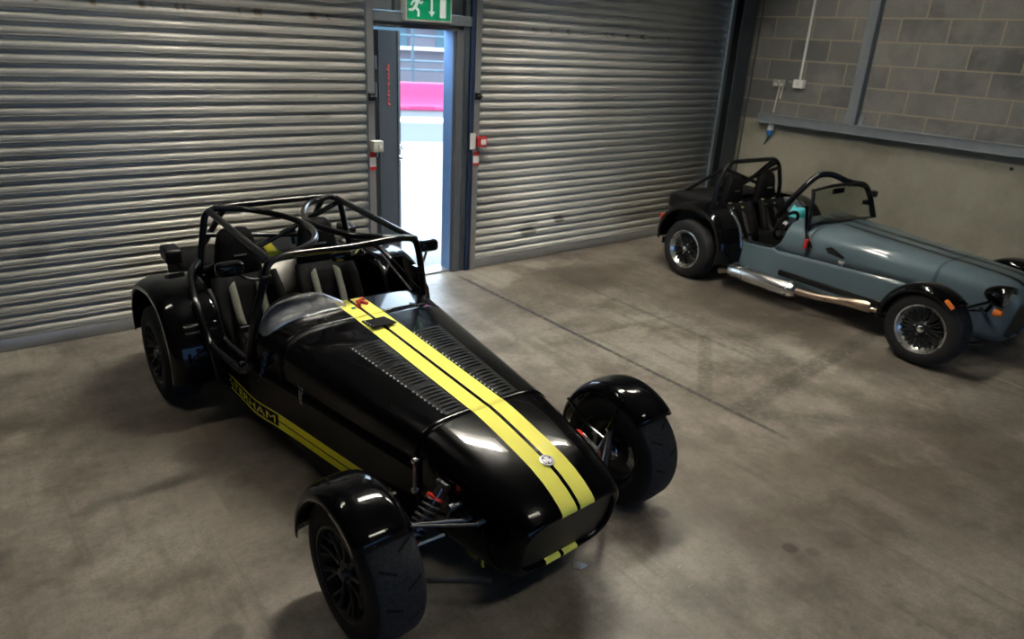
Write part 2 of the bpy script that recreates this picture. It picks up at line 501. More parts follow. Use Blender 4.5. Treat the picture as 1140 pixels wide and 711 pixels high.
# steel rail and post on the right wall
m = M()
m.box((XW - .05, (4.727 - 1.) / 2, 1.33), (.10, 5.727, .085)); m.box((XW - .055, (4.727 - 1.) / 2, 1.372), (.11, 5.727, .012)); m.box((XW - .055, (4.727 - 1.) / 2, 1.288), (.11, 5.727, .012))
struct(m.build('trim_1', 'grey_steel', bevel=.003), 'horizontal grey steel rail along the right wall')
m = M(); m.box((XW - .045, 3.676, 2.95), (.09, .10, 3.2)); m.box((XW - .008, 3.676, 1.42), (.016, .2, .09))
struct(m.build('trim_2', 'grey_steel', bevel=.004), 'upright grey steel post on the right wall')
# dark column at the corner: an I section
m = M()
m.box((7.09, YW - .02, 1.6), (.235, .02, 3.2)); m.box((7.09, YW - .16, 1.6), (.235, .02, 3.2)); m.box((7.16, YW - .09, 1.6), (.02, .14, 3.2))
struct(m.build('trim_3', 'dark_steel', bevel=.002), 'dark steel column in the corner beside the right shutter')

def roller_shutter(x0, x1, label, latch_side):
    t = thing('roller_shutter', ((x0 + x1) / 2, YW, 0), label, 'shutter')
    c = (x0 + x1) / 2; h = 3.2; pitch = .0745
    prof = []
    k = int((h - .1) / pitch)
    z0 = 1.994 - 26 * pitch - .066
    for i in range(k + 1):
        b0 = z0 + i * pitch
        if b0 < .055: b0 = max(b0, .055)
        zz = z0 + i * pitch
        # interlock lip, flat, then a rounded belly that overhangs to the front
        for fr, d in ((0, .012), (.02, .0135), (.14, .0135), (.30, .011), (.37, -.003), (.395, -.0172), (.43, -.0180), (.455, -.0172), (.47, -.0135), (.495, -.0135), (.51, -.0172), (.60, -.0192), (.72, -.0192), (.82, -.0172), (.90, -.0130), (.95, -.0085), (.975, -.002)):
            dz = fr * pitch
            if zz + dz > .06: prof.append((zz + dz, d + .004))
    m = M()
    nx = 2
    m.sheet([[(x0 - c + .03 + (x1 - x0 - .06) * j / nx, d, z) for j in range(nx + 1)] for z, d in prof])
    o = m.build('curtain', 'shutter', t, smooth=50, solid=.0012)
    # object coordinates must be the world's so that stains differ: shift the mesh instead of the object
    m = M()
    pr = [(-.016, .004), (-.022, .02), (-.022, .07), (-.014, .088), (.014, .088), (.022, .07), (.022, .004)]
    m.prism([(y, z) for y, z in pr], x0 - c + .03, x1 - c - .03, 'yz')
    m.build('bottom_rail', 'guide', t, smooth=30)
    for gx, sgn in ((x0 - c, 1), (x1 - c, -1)):
        m = M()
        m.box((gx + sgn * .0, -.034, h / 2), (.06, .012, h)); m.box((gx - sgn * .027, -.005, h / 2), (.006, .07, h)); m.box((gx, .026, h / 2), (.06, .008, h))
        g = m.build('guide_rail', 'guide', t, bevel=.002)
    lx = (x1 - c) if latch_side > 0 else (x0 - c)
    m = M(); m.box((lx, -.055, 1.54), (.05, .03, .055)); m.tube([(lx - .03, -.075, 1.54), (lx + .03, -.075, 1.54)], .009)
    m.build('latch', 'black_satin', t, bevel=.003)
    return t, c

rs1, c1 = roller_shutter(-.9, 2.622, 'wide grey steel roller shutter left of the open door, behind the black car', 1)
rs2, c2 = roller_shutter(3.613, 6.985, 'grey steel roller shutter right of the open door, next to the corner column', -1)
for t, c in ((rs1, c1), (rs2, c2)):
    # put the origin at the world's so the stains of the two curtains differ
    for ch in t.children:
        ch.data.transform(Matrix.Translation((c, 0, 0)))
    t.location.x = 0

# ------------------------------------------------------------------ door bay
dj0, dj1, dh = 2.645, 3.415, 2.04
yi, yo = YW, YW + .16
d = thing('door_1', ((dj0 + dj1) / 2, YW, 0), 'grey fire door standing open outwards between the two shutters', 'door'); d['kind'] = 'structure'
dx = (dj0 + dj1) / 2
def loc(p): return (p[0] - dx, p[1] - YW, p[2])
m = M()
m.box(loc((dj0 - .006, YW + .08, dh / 2 + .02)), (.02, .16, dh + .04)); m.box(loc((dj1 + .012, YW + .08, dh / 2 + .02)), (.02, .16, dh + .04))
m.box(loc((dj1 + .035, YW - .004, dh / 2 + .02)), (.07, .02, dh + .04)); m.box(loc(((dj0 + dj1) / 2 + .02, YW - .004, dh + .025)), (dj1 - dj0 + .10, .02, .05)); m.box(loc(((dj0 + dj1) / 2, YW + .08, dh + .02)), (dj1 - dj0 + .05, .16, .04))
m.box(loc((dj1 - .004, YW + .014, dh / 2)), (.012, .02, dh))
m.build('door_frame', 'jamb', d, bevel=.003)
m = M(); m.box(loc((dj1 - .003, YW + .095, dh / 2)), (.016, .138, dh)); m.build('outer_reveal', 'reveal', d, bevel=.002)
m = M(); m.box(loc(((dj0 + 3.55) / 2, YW + .02, 2.115)), (3.55 - dj0 + .02, .10, .075)); m.build('lintel_beam', 'grey_steel', d, bevel=.004)
m = M(); m.box(loc((2.80, YW + .06, 2.66)), (.29, .04, 1.0)); m.box(loc((2.86, YW + .035, 2.66)), (.02, .02, 1.0), 1); m.build('overpanel', ['pale', 'grey_steel'], d)
m = M(); m.box(loc((3.25, YW + .07, 2.66)), (.66, .04, 1.0)); m.build('dark_overpanel', 'dark_steel', d)
# side cheek between frame and the right guide (dark recess with blue painted stud)
m = M(); m.box(loc((3.525, YW + .07, 1.6)), (.05, .16, 3.2)); m.box(loc((3.565, YW + .02, 1.6)), (.045, .10, 3.2), 1); m.build('frame_stud', ['dark_steel', 'jamb_dark'], d)
m = M(); m.box(loc(((dj0 + dj1) / 2, YW + .1, .008)), (dj1 - dj0, .14, .016)); m.build('threshold', 'guide', d, bevel=.004)
# leaf, 47 degrees open
hx, hy = 2.797, 5.30
u = Vector((.66, .751, 0)).normalized(); nrm = Vector((u.y, -u.x, 0)); L = .785
rotm = Matrix((( u.x, -nrm.x, 0), (u.y, -nrm.y, 0), (0, 0, 1)))
def lf(a, n_, z): q = Vector((hx, hy, 0)) + u * a + nrm * n_; return loc((q.x, q.y, z))
m = M(); m.box(lf(L / 2, -.022, 1.02), (L, .044, 2.0), 0, rotm); m.box(lf(L - .05, .003, 1.02), (.10, .01, 2.0), 1, rotm)
leaf = m.build('door_leaf', ['door_grey', 'door_edge'], d, bevel=.002)
m = M()
m.lathe([(0, .001), (0, .026), (.01, .026), (.012, .02), (.012, .001)], 'y', 20)
for q in range(len(m.v)):
    p = Vector(m.v[q]); m.v[q] = lf(L - .07 + p.x, .008 + p.y, 1.035 + p.z)
m.tube([lf(L - .07, .015, 1.035), lf(L - .07, .055, 1.035), lf(L - .20, .06, 1.035)], .0095, 8, smooth=.02)
m.build('door_handle', 'chrome', leaf); m = M()
n0 = len(m.v); m.lathe([(0, .001), (0, .024), (.012, .022), (.012, .001)], 'y', 20)
for q in range(n0, len(m.v)):
    p = Vector(m.v[q]); m.v[q] = lf(L - .07 + p.x, .008 + p.y, .93 + p.z)
m.tube([lf(L - .07, .015, .93), lf(L - .07, .045, .93)], .012, 8)
m.build('lock_knob', 'chrome', leaf); m = M()
m.tube([lf(L - .07, -.05, 1.035), lf(L - .07, -.10, 1.035), lf(L - .19, -.105, 1.035)], .0095, 8, smooth=.02)
m.build('door_handle', 'chrome', leaf)
for z in (.35, 1.10, 1.58, 1.78):
    m = M(); m.tube([lf(-.035, -.02, z - .05), lf(-.035, -.02, z + .05)], .013, 10); m.box(lf(-.01, -.02, z), (.05, .006, .09), 0, rotm); m.build('hinge', 'dark_steel', leaf)
mw = Matrix.Translation(lf(.36, .003, 1.42)) @ Matrix(((u.x, 0, nrm.x, 0), (u.y, 0, nrm.y, 0), (0, 1, 0, 0), (0, 0, 0, 1))) @ Matrix.Rotation(rad(90), 4, 'Z')
text('door_lettering', 'pirtek', .14, 'door_red', leaf, mw, shear=.2, bold=.0008)

# exit sign
s = thing('exit_sign', (3.107, YW - .045, 2.195), 'green running-man exit sign with a down arrow above the open door', 'sign')
m = M(); m.box((0, .0, 0), (.415, .075, .205)); m.build('sign_box', 'cream', s, bevel=.004)
m = M(); m.box((0, -.039, 0), (.385, .004, .175)); m.build('sign_face', 'sign_green', s)
m = M(); y0, y1 = -.0435, -.041
def poly(pts): m.prism([(a, b2) for a, b2 in pts], y0, y1, 'xz')
def limb(a, b2, w):
    a = Vector((a[0], a[1])); b2 = Vector((b2[0], b2[1])); dd = (b2 - a).normalized(); nn = Vector((-dd.y, dd.x)) * w
    poly([a + nn, b2 + nn, b2 - nn, a - nn])
cx = -.12
m.lathe([(y0, .001), (y0, .014), (y1, .014), (y1, .001)], 'y', 16, (cx + .03, 0, .056))
limb((cx + .02, .045), (cx - .005, -.005), .013); limb((cx + .02, .04), (cx - .025, .035), .007); limb((cx - .025, .035), (cx - .04, .008), .007)
limb((cx + .02, .042), (cx + .048, .022), .007); limb((cx + .048, .022), (cx + .06, .04), .006)
limb((cx - .005, -.005), (cx - .03, -.025), .010); limb((cx - .03, -.025), (cx - .062, -.025), .009); limb((cx - .003, -.005), (cx + .025, -.03), .010); limb((cx + .025, -.03), (cx + .022, -.07), .009)
m.build('running_man', 'sign_white', s); m = M()
limb((.02, .065), (.02, -.03), .009); poly([(-.008, -.028), (.048, -.028), (.02, -.066)])
m.build('down_arrow', 'sign_white', s); m = M(); poly([(.095, .06), (.15, .06), (.15, -.07), (.095, -.07)])
m.build('door_picture', 'sign_white', s)

# call point, labels, boxes beside the door
c = thing('fire_alarm_call_point', (3.652, YW - .07, 1.165), 'small red fire alarm call point right of the open door', 'fire alarm')
m = M(); m.box((0, 0, 0), (.085, .05, .09)); m.build('box', 'red', c, bevel=.006)
m = M(); m.box((0.0, -.028, 0), (.05, .006, .05)); m.build('glass_pane', 'white', c, bevel=.002)
def label_card(x, z, w, h, label, red_top=True, y=YW - .046):
    o = thing('notice_label', (x, y, z), label, 'sign')
    m = M(); m.box((0, 0, 0), (w, .003, h)); m.build('card', 'white', o)
    if red_top:
        m = M(); m.box((0, -.0022, h * .34), (w, .002, h * .3)); m.build('red_band', 'red', o); m = M(); m.box((0, -.0022, -h * .40), (w, .002, h * .18)); m.build('red_band', 'red', o)
    return o
label_card(2.622, 1.055, .055, .145, 'red and white notice stuck on the shutter guide left of the door')
label_card(3.615, 1.02, .06, .125, 'red and white notice stuck on the shutter guide below the fire alarm call point')
label_card(3.573, 1.17, .055, .135, 'plain pale notice beside the red fire alarm call point', False, YW - .05)
c = thing('push_button_box', (2.645, YW - .075, 1.172), 'small cream push button box left of the open door', 'switch')
m = M(); m.box((0, 0, 0), (.085, .06, .085)); m.build('box', 'cream', c, bevel=.006)
m = M(); m.lathe([(-.045, .001), (-.045, .014), (-.03, .016), (-.03, .001)], 'y', 16, (.01, 0, 0)); m.build('button', 'white', c)

# electrical bits on the right wall
c = thing('conduit_and_switch', (XW, 4.34, 1.715), 'white conduit running down to a white switch box on the block wall', 'switch')
m = M(); m.box((-.03, 0, 0), (.06, .115, .085)); m.build('switch_box', 'white', c, bevel=.006)
m = M(); m.box((-.063, 0, .0), (.008, .03, .03)); m.build('rocker', 'cream', c, bevel=.002)
m = M(); m.tube([(-.02, .005, .04), (-.02, .005, 2.7)], .0125, 10); m.build('conduit', 'white', c)
c = thing('metal_socket_box', (XW, 4.565, 1.708), 'grey metal socket box beside the white switch box', 'socket')
m = M(); m.box((-.025, 0, 0), (.05, .14, .07)); m.box((-.052, 0, .0), (.006, .15, .078)); m.build('box', 'guide', c, bevel=.003)
m = M(); m.box((-.06, -.032, -.012), (.01, .04, .025)); m.build('socket_face', 'cream', c, bevel=.002); m = M(); m.box((-.06, .036, -.012), (.01, .04, .025)); m.build('socket_face', 'cream', c, bevel=.002); m = M(); m.box((-.06, 0, .02), (.01, .02, .018)); m.build('rocker', 'cream', c, bevel=.002)
m = M(); m.tube([(-.012, .01, -.03), (-.012, .03, -.31)], .008, 8); m.build('lead_pipe', 'cream', c); m = M(); m.tube([(-.012, -.03, -.03), (-.012, -.015, -.16)], .008, 8); m.build('lead_pipe', 'cream', c)
c = thing('industrial_socket', (XW, 4.575, 1.22), 'white and blue industrial socket hanging below the steel rail', 'socket')
R2 = Matrix.Rotation(rad(18), 3, 'X')
m = M(); m.lathe([(.065, .001), (.065, .03), (.05, .034), (-.01, .034), (-.01, .001)], 'z', 20, (-.04, 0, 0)); m.build('body', 'white', c)
m = M(); m.lathe([(-.01, .001), (-.01, .036), (-.05, .034), (-.06, .026), (-.075, .001)], 'z', 20, (-.04, .008, 0)); m.build('collar', 'blue', c)
m = M(); m.tube([(-.04, .01, -.07), (-.04, .03, -.13), (-.03, .06, -.17)], .007, 8); m.build('lead', 'dark_steel', c)
o = M(); o.tube([(XW - .012, 4.93, 3.4), (XW - .012, 4.945, 2.2), (XW - .012, 4.955, 1.0), (XW - .012, 4.95, .05)], .009, 8)
tag(o.build('wall_cable', 'dark_steel'), 'dark cable running down the block wall near the corner column', 'cable')
o = M(); o.box((XW - .02, 5.09, 1.7), (.04, .05, 3.4)); 
tag(o.build('timber_batten', 'pipe'), 'thin brown batten down the corner of the block wall', 'batten')

# ceiling lights

for nm, pw in (('bright', 420.), ('half', 105.), ('mid', 45.), ('dim', 22.), ('front', 75.)): MT['tube_' + nm] = mat_emit('lit fluorescent tube ' + nm, (1.0, .94, .83), pw)
LIGHTS = [(2.85, 3.45, 'bright', 'over the open door end of the black car'), (5.0, 3.3, 'half', 'over the tail of the slate blue car'), (2.0, -.5, 'front', 'over the floor in front of the black nose'),
          (2.2, -3.0, 'dim', 'behind the camera on the middle line'), (-.3, 3.7, 'mid', 'in front of the left shutter')]
def batten(x, y, pw, label):
    c = thing('ceiling_light', (x, y, 4.25), label, 'light', group='ceiling batten lights')
    m = M(); m.prism([(-.09, .03), (-.05, .08), (.05, .08), (.09, .03)], -.8, .8, 'yz'); m.build('housing', 'white', c)
    m = M()
    m = M()
    for sy in (-1, 1):
        m.add([(-.8, sy * .075, .045), (.8, sy * .075, .045), (.8, sy * .19, -.30), (-.8, sy * .19, -.30)], [(0, 1, 2, 3)])
    for sx in (-1, 1):
        m.add([(sx * .8, -.075, .045), (sx * .8, .075, .045), (sx * .8, .19, -.30), (sx * .8, -.19, -.30)], [(0, 1, 2, 3)])
    m.build('cutoff_skirt', 'white', c, smooth=0, solid=.004)  # unseen deep skirts, added to keep the lamp light in a pool
    for dy in (-.05, .05):
        m = M(); m.tube([(-.75, dy, .005), (.75, dy, .005)], .018, 10); m.build('light_tube', 'tube_' + pw, c)
    for sx in (-.6, .6):
        m = M(); m.tube([(sx, 0, .07), (sx, 0, .36)], .008, 6); m.build('hanger', 'guide', c)

for x, y, pw, nm in LIGHTS: batten(x, y, pw, 'twin tube ceiling batten light hanging ' + nm)

# ------------------------------------------------------------------ outside
m = M(); m.box((15, 5.3 + 32, -.06), (90, 64, .1)); struct(m.build('ground', 'asphalt', smooth=0), 'pale tarmac outside the open door')
m = M(); m.box((2, YF - 15.2, -.06), (40, 30, .1)); struct(m.build('ground_front', 'road', smooth=0), 'tarmac outside the front doorway')
# road band and white line seen through the doorway (edges follow the photo's ground points)
a = Vector((10.9, 18.12)); dirn = Vector((.93, -.36)).normalized(); 
rows = []
m = M(); nn = Vector((-dirn.y, dirn.x))
def strip(off, w, z, mi):
    p = a + nn * off
    q = [p - dirn * 30, p + dirn * 30, p + dirn * 30 + nn * w, p - dirn * 30 + nn * w]
    m.add([(v.x, v.y, z) for v in q], [(0, 1, 2, 3)], mi)
strip(-6.4, 3.2, -.006, 0); strip(-3.0, .8, -.005, 1); strip(-1.8, 1.8, -.006, 0)
struct(m.build('road', ['road', 'roadline'], smooth=0), 'grey tarmac road with a white line beyond the door')
BL = 2.0
for i in range(-3, 6):
    p = a + dirn * (i * (BL + .04))
    ang = math.atan2(dirn.y, dirn.x)
    o = M(); pr = [(-.25, 0), (-.25, .12), (-.2, .18), (-.17, .45), (-.12, .74), (.12, .74), (.17, .45), (.2, .18), (.25, .12), (.25, 0)]
    o.prism(pr, -BL / 2, BL / 2, 'yz')
    for q in (-.5, .5): o.box((q, -.2, .05), (.3, .14, .1))
    ob = o.build('safety_barrier', 'barrier', bevel=.02)
    ob.location = (p.x, p.y, -.005); ob.rotation_euler = (0, 0, ang)
    tag(ob, 'red plastic track barrier block seen through the open door', 'barrier', 'red barrier blocks beyond the door')
fn = thing('debris_fence', (a.x + nn.x * 1.5, a.y + nn.y * 1.5, 0), 'blue grey debris fence standing behind the red barrier', 'fence', math.atan2(dirn.y, dirn.x))
for z in (1.0, 1.25, 1.95, 2.6):
    m = M(); m.tube([(-12, 0, z), (12, 0, z)], .03, 6); m.build('rail', 'fence', fn)
for i in range(-6, 7):
    m = M(); m.box((i * 1.15, 0, 1.5), (.07, .07, 3.0)); m.build('post', 'fence', fn)
bd = thing('pit_building', (a.x + nn.x * 9, a.y + nn.y * 9, 0), 'pale long building far behind the fence', 'building', math.atan2(dirn.y, dirn.x))
m = M(); m.box((0, 0, 2.6), (50, 3, 5.2)); m.build('wall', 'stand', bd)
m = M(); m.box((0, -1.6, 1.5), (50, .2, .12)); m.build('balcony_rail', 'white', bd); m = M(); m.box((0, -1.6, 2.5), (50, .3, .25)); m.build('balcony_rail', 'white', bd)
for i in range(-8, 9):
    m = M(); m.box((i * 2.6, -1.53, 1.9), (1.5, .08, .7)); m.build('window', 'fence', bd)

# paper scrap by the nose
o = M()
pts = [(-.035, .01), (-.012, .033), (.03, .0), (.034, -.02), (-.02, -.024)]
g = [(x, y, .006 + .008 * sin(i * 2.1)) for i, (x, y) in enumerate(pts)] + [(0, 0, .02)]
o.add(g, [(i, (i + 1) % 5, 5) for i in range(5)])
ob = o.build('paper_scrap', 'white', solid=.001); ob.location = (1.728, 1.60, 0); tag(ob, 'small torn paper scrap lying on the floor by the black nose', 'paper')
# ------------------------------------------------------------------ the cars
# car frame: x to the car's left, s forward from the rear axle, z up;  stored as (x, -s, z)
def P(x, s, z): return (x, -s, z)
WT = [(-.55, .515), (.75, .515), (1.02, .476), (1.6, .395), (2.03, .332)]
def wid(s): return smooth_tab(WT, s) if s > .6 else .515
ZT = [(.80, .703), (1.05, .69), (2.005, .612)]
ZB = [(.80, .712), (1.05, .70), (1.52, .672), (2.005, .643)]
KIND = ['black']
def ztop(s): return lerp_tab(ZT if KIND[0] == 'black' else ZB, s)
def sgp(v, e): return math.copysign(abs(v) ** e, v)
def top_pt(t, w, zc, zt, n):
    return w * sgp(sin(t), 2 / n), zc + (zt - zc) * abs(cos(t)) ** (2 / n)
NB = 56
TB = [-pi / 2 + pi * j / NB for j in range(NB + 1)]

def make_wheel(car, x, s, kind, side, rw=.205, R=.27, rim_r=.17):
    """wheel root is a part Empty at the hub; side = -1 for the car's right"""
    w = bpy.data.objects.new('wheel', None); COL.objects.link(w); w.parent = car; w.location = P(x, s, R); w.empty_display_size = .05
    h = rw / 2
    pr = [(-h + .012, rim_r - .004), (-h + .002, rim_r + .012), (-h, rim_r + .04), (-h + .004, R - .032), (-h + .016, R - .012), (-h + .036, R - .003), (0, R), (h - .036, R - .003), (h - .016, R - .012), (h - .004, R - .032), (h, rim_r + .04), (h - .002, rim_r + .012), (h - .012, rim_r - .004)]
    m = M(); m.lathe(pr, 'x', 72, closed_prof=True); m.build('tyre', 'tyre', w, smooth=50)
    # rim: barrel and lips
    lip = 'steel' if kind == 'blue' else 'black_satin'
    m = M()
    m.lathe([(-h + .004, rim_r + .006), (-h + .002, rim_r - .004), (-h + .012, rim_r - .010), (-h + .035, rim_r - .02), (-h + .04, rim_r - .03), (h - .04, rim_r - .03), (h - .035, rim_r - .02), (h - .012, rim_r - .010), (h - .002, rim_r - .004), (h - .004, rim_r + .006), (h - .012, rim_r), (0, rim_r - .022), (-h + .012, rim_r)], 'x', 64, closed_prof=True)
    m.build('rim', 'black_satin' if kind == 'black' else 'steel', w, smooth=40)
    face = side * (h - .045)
    m = M()
    if kind == 'black':
        for k in range(9):
            a = 2 * pi * k / 9 + .1
            for da in (-.085, .085):
                p0 = (face + side * .012, .045 * cos(a), .045 * sin(a)); p1 = (face + side * .012, .10 * cos(a + da * .4), .10 * sin(a + da * .4)); p2 = (face + side * .03, (rim_r - .018) * cos(a + da * 1.8), (rim_r - .018) * sin(a + da * 1.8))
                m.tube([p0, p1, p2], [.011, .009, .010], 8)
    else:
        for k in range(12):
            a = 2 * pi * k / 12
            for da in (-.13, .13):
                p0 = (face + side * .004, .05 * cos(a), .05 * sin(a)); p2 = (face + side * .012, (rim_r - .024) * cos(a + da), (rim_r - .024) * sin(a + da))
                m.tube([p0, p2], [.010, .008], 6)
    m.lathe([(face - side * .03, .02), (face - side * .03, .07), (face, .066), (face + side * .018, .045), (face + side * .02, .02)], 'x', 32)
    m.build('spokes', 'black_satin', w, smooth=50)
    m = M(); m.lathe([(face + side * .015, .001), (face + side * .015, .027), (face + side * .034, .024), (face + side * .04, .014), (face + side * .041, .001)], 'x', 24)
    for k in range(4):
        a = 2 * pi * k / 4 + .4; m.lathe([(face + side * .0, .001), (face + side * .0, .0075), (face + side * .024, .0075), (face + side * .026, .001)], 'x', 8, (0, .048 * cos(a), .048 * sin(a)))
    m.build('hub', 'chrome' if kind == 'blue' else 'dark_metal', w)
    m = M(); ix = -side * (h - .085)
    m.lathe([(ix - .008, .05), (ix - .008, .118), (ix + .008, .118), (ix + .008, .05)], 'x', 48)
    m.build('brake_disc', 'dark_metal', w)
    m = M()
    cs = .11
    for k in range(7):
        pass
    arc = [(-.5 + k / 6) for k in range(7)]
    rs = []
    for a in arc:
        ca, sa = cos(a + pi), sin(a + pi)
        rs.append([(ix - .028, .085 * ca, .085 * sa), (ix + .028, .085 * ca, .085 * sa), (ix + .028, .13 * ca, .13 * sa), (ix - .028, .13 * ca, .13 * sa)])
    m.rings(rs); m.box((ix - side * .03, .11, .0), (.03, .03, .06)); m.lathe([(ix - side * .02, .001), (ix - side * .02, .05), (ix - side * .06, .045), (ix - side * .075, .025), (ix - side * .075, .001)], 'x', 20)
    for q in (-.03, .03): m.tube([(ix - side * .03, .115, q), (ix - side * .055, .115, q)], .012, 10)
    m.build('brake_caliper', 'steel' if kind == 'black' else 'dark_metal', w, bevel=.003)
    return w

def wing_arc(r0, r1, a0, a1, n): return [(r0 + (r1 - r0) * k / n, a0 + (a1 - a0) * k / n) for k in range(n + 1)]

def cycle_wing(car, side, kind, s0=2.165, zc=.275, r=.305):
    """front wing wrapped over the tyre: crowned across, rolled outer lips"""
    xi, xo = .572, .792
    n = 26; prof = 14
    grid = []
    for k in range(n + 1):
        a = rad(184) - rad(184 - 46) * k / n           # from behind the wheel, over the top, to the front
        row = []
        for j in range(prof + 1):
            t = j / prof; x = xi + (xo - xi) * t
            e = abs(2 * t - 1)
            dr = -.030 * e ** 5 + .006 * (1 - e * e)
            tip = 0.
            if k == n: dr -= .004
            row.append(P(side * x, s0 + (r + dr) * cos(a), zc + (r + dr) * sin(a)))
        # rolled lips down the sides
        lip = P(side * (xi + .001), s0 + (r - .045) * cos(a), zc + (r - .045) * sin(a)); lop = P(side * (xo - .001), s0 + (r - .05) * cos(a), zc + (r - .05) * sin(a))
        grid.append([lip] + row + [lop])
    m = M(); m.sheet(grid)
    w = m.build('front_wing', 'black_wing', car, smooth=60, solid=.003, offs=0)
    m = M()
    for a in (rad(150), rad(75)):
        m.tube([P(side * .58, s0 + (r - .012) * cos(a), zc + (r - .012) * sin(a)), P(side * .565, s0 + .12 * cos(a), zc + .12 * sin(a) + .02), P(side * .56, s0 + .02, zc + .06)], .009, 8, smooth=.05)
    m.build('wing_stay', 'black_tube', w)
    if kind == 'blue' :
        a = rad(53); m = M(); c_ = P(side * (xo - .005), s0 + (r - .015) * cos(a), zc + (r - .015) * sin(a))
        m.box(c_, (.022, .075, .028), 0, Matrix.Rotation(-side * 0 + rad(38), 3, 'X'))
        m.build('side_marker', 'orange', w, bevel=.006)['label'] = 'orange side marker lens'
    return w

RWP = [(-.37, .30), (-.375, .40), (-.345, .50), (-.27, .60), (-.15, .672), (0., .70), (.14, .698), (.27, .655), (.365, .57), (.42, .46), (.445, .35), (.435, .235)]
def rear_wing(car, side, kind):
    xi, xo = .512, .782
    C = curve([Vector((s, 0, z)) for s, z in RWP], 48)
    N = []
    for i in range(len(C)):
        t = (C[min(i + 1, len(C) - 1)] - C[max(i - 1, 0)]).normalized(); N.append(Vector((-t.z, 0, t.x)))
    grid = []
    for p, n in zip(C, N):
        row = []
        for j in range(13):
            t = j / 12; x = xi + (xo - xi) * t
            d = -.034 * max(0, (t - .55) / .45) ** 3.2 + .004 * (1 - t)
            q = p + n * d; row.append(P(side * x, q.x, q.z))
        q = p + n * -.062; row.append(P(side * xo, q.x, q.z))
        grid.append(row)
    m = M(); m.sheet(grid); w = m.build('rear_wing', 'black_wing', car, smooth=60, solid=.003, offs=0)
    if kind == 'blue':
        # polished edge strip at the cockpit side and tail lamp
        m = M(); sl = [(p, n) for p, n in zip(C, N)][30:]
        m.sheet([[P(side * (.515 + .03 * j), (p + n * .008).x, (p + n * .008).z) for j in (0, .5, 1)] for p, n in sl[:14]]); m.build('stone_guard', 'stonechip', w, solid=.002)['label'] = 'bright metal stone guard strip'
    m = M(); lampx = side * .62
    m.box(P(lampx, -.41, .47), (.09, .07, .07)); m.build('tail_lamp', 'redlens', w, bevel=.012)['label'] = 'red tail lamp lens'
    return w

def harness(seat, x, dark):
    for sx in (-.075, .075):
        m = M()
        path = curve([Vector(P(x + sx * .9, -.02, .70)), Vector(P(x + sx, .10, .69)), Vector(P(x + sx * 1.02, .17, .60)), Vector(P(x + sx * .95, .26, .44)), Vector(P(x + sx * .4, .36, .34))], 24)
        grid = [[(p.x - .024, p.y, p.z), (p.x + .024, p.y, p.z)] for p in path]
        m.sheet(grid); st = m.build('harness_strap', 'webbing', seat, solid=.003)
        m = M(); m.sheet([[(p.x - .02, p.y - .004, p.z + .004), (p.x + .02, p.y - .004, p.z + .004)] for p in (path[9:19] if dark == 'black' else path[3:11])]); q = m.build('shoulder_pad', 'pad' if dark == 'black' else 'padyellow', st, solid=.009); q['label'] = 'grey shoulder pad' if dark == 'black' else 'pale yellow shoulder pad'
        m = M(); p = path[19]; m.box((p.x, p.y - .008, p.z), (.06, .018, .04)); m.build('buckle', 'dark_metal', st, bevel=.004)

def make_seat(car, x, kind):
    # one-piece shell: base, back and head rest with side bolsters, lofted up the back
    st = bpy.data.objects.new('seat', None); COL.objects.link(st); st.parent = car; st.empty_display_size = .05
    rows = []
    for s, z, w, dep in ((.62, .30, .19, .05), (.50, .27, .195, .07), (.34, .235, .2, .09), (.24, .26, .2, .11), (.185, .34, .2, .115), (.15, .46, .205, .11), (.12, .58, .20, .09), (.09, .68, .185, .065)):
        row = []
        for j in range(15):
            t = -1 + 2 * j / 14; e = abs(t) ** 3.5
            fwd = Vector((0, -1, .35)) if z > .3 else Vector((0, -.2, 1))
            p = Vector(P(x + w * t, s, z)) + fwd.normalized() * dep * e
            row.append(tuple(p))
        rows.append(row)
    m = M(); m.sheet(rows); m.build('seat_shell', 'seat', st, smooth=80, solid=.05, offs=-1)
    m = M(); rs = []
    for z, w, d, s in ((.66, .155, .035, .075), (.70, .15, .05, .07), (.78, .14, .055, .06), (.86, .122, .055, .055), (.91, .105, .05, .05), (.935, .08, .032, .048), (.942, .045, .012, .046)):
        rs.append([(x + w * .88 * sgp(cos(2 * pi * k / 28), .55), -s + d * sgp(sin(2 * pi * k / 28), .7), z) for k in range(28)])
    m.rings(rs); m.build('headrest', 'seat', st, smooth=60)
    m = M(); m.box(P(x, .118, .80), (.07, .004, .008)); m.build('headrest_tag', 'pad', st)
    harness(st, x, kind)
    return st

def mirror(car, side, kind):
    """clamp on the hoop leg, thin stalk, oblong head"""
    m = M()
    if side < 0: c0, hd = P(-.432, .85, .895), P(-.585, .84, .965)
    else: c0, hd = P(.425, .84, .80), P(.585, .70, .875)
    if kind == 'blue': c0, hd = P(side * .5, .93, .80), P(side * .62, .90, .86)
    c0, hd = Vector(c0), Vector(hd)
    m.box(c0, (.05, .05, .04)); m.tube([c0, c0 + (hd - c0) * .5 + Vector((0, 0, -.03)), hd], .008, 8, smooth=.04)
    arm = m.build('side_mirror', 'black_tube', car, bevel=.004)
    m = M(); rs = []
    for dy, k in ((-.03, .55), (-.022, .85), (0, 1.), (.018, 1.), (.022, .96)):
        rs.append([(hd.x + .064 * k * sgp(cos(2 * pi * i / 28), .45), hd.y + dy, hd.z + .034 * k * sgp(sin(2 * pi * i / 28), .45)) for i in range(28)])
    m.rings(rs); m.build('mirror_head', 'black_wing', arm)
    m = M(); m.box((hd.x, hd.y + .024, hd.z), (.105, .002, .05)); m.build('mirror_glass', 'chrome', arm)

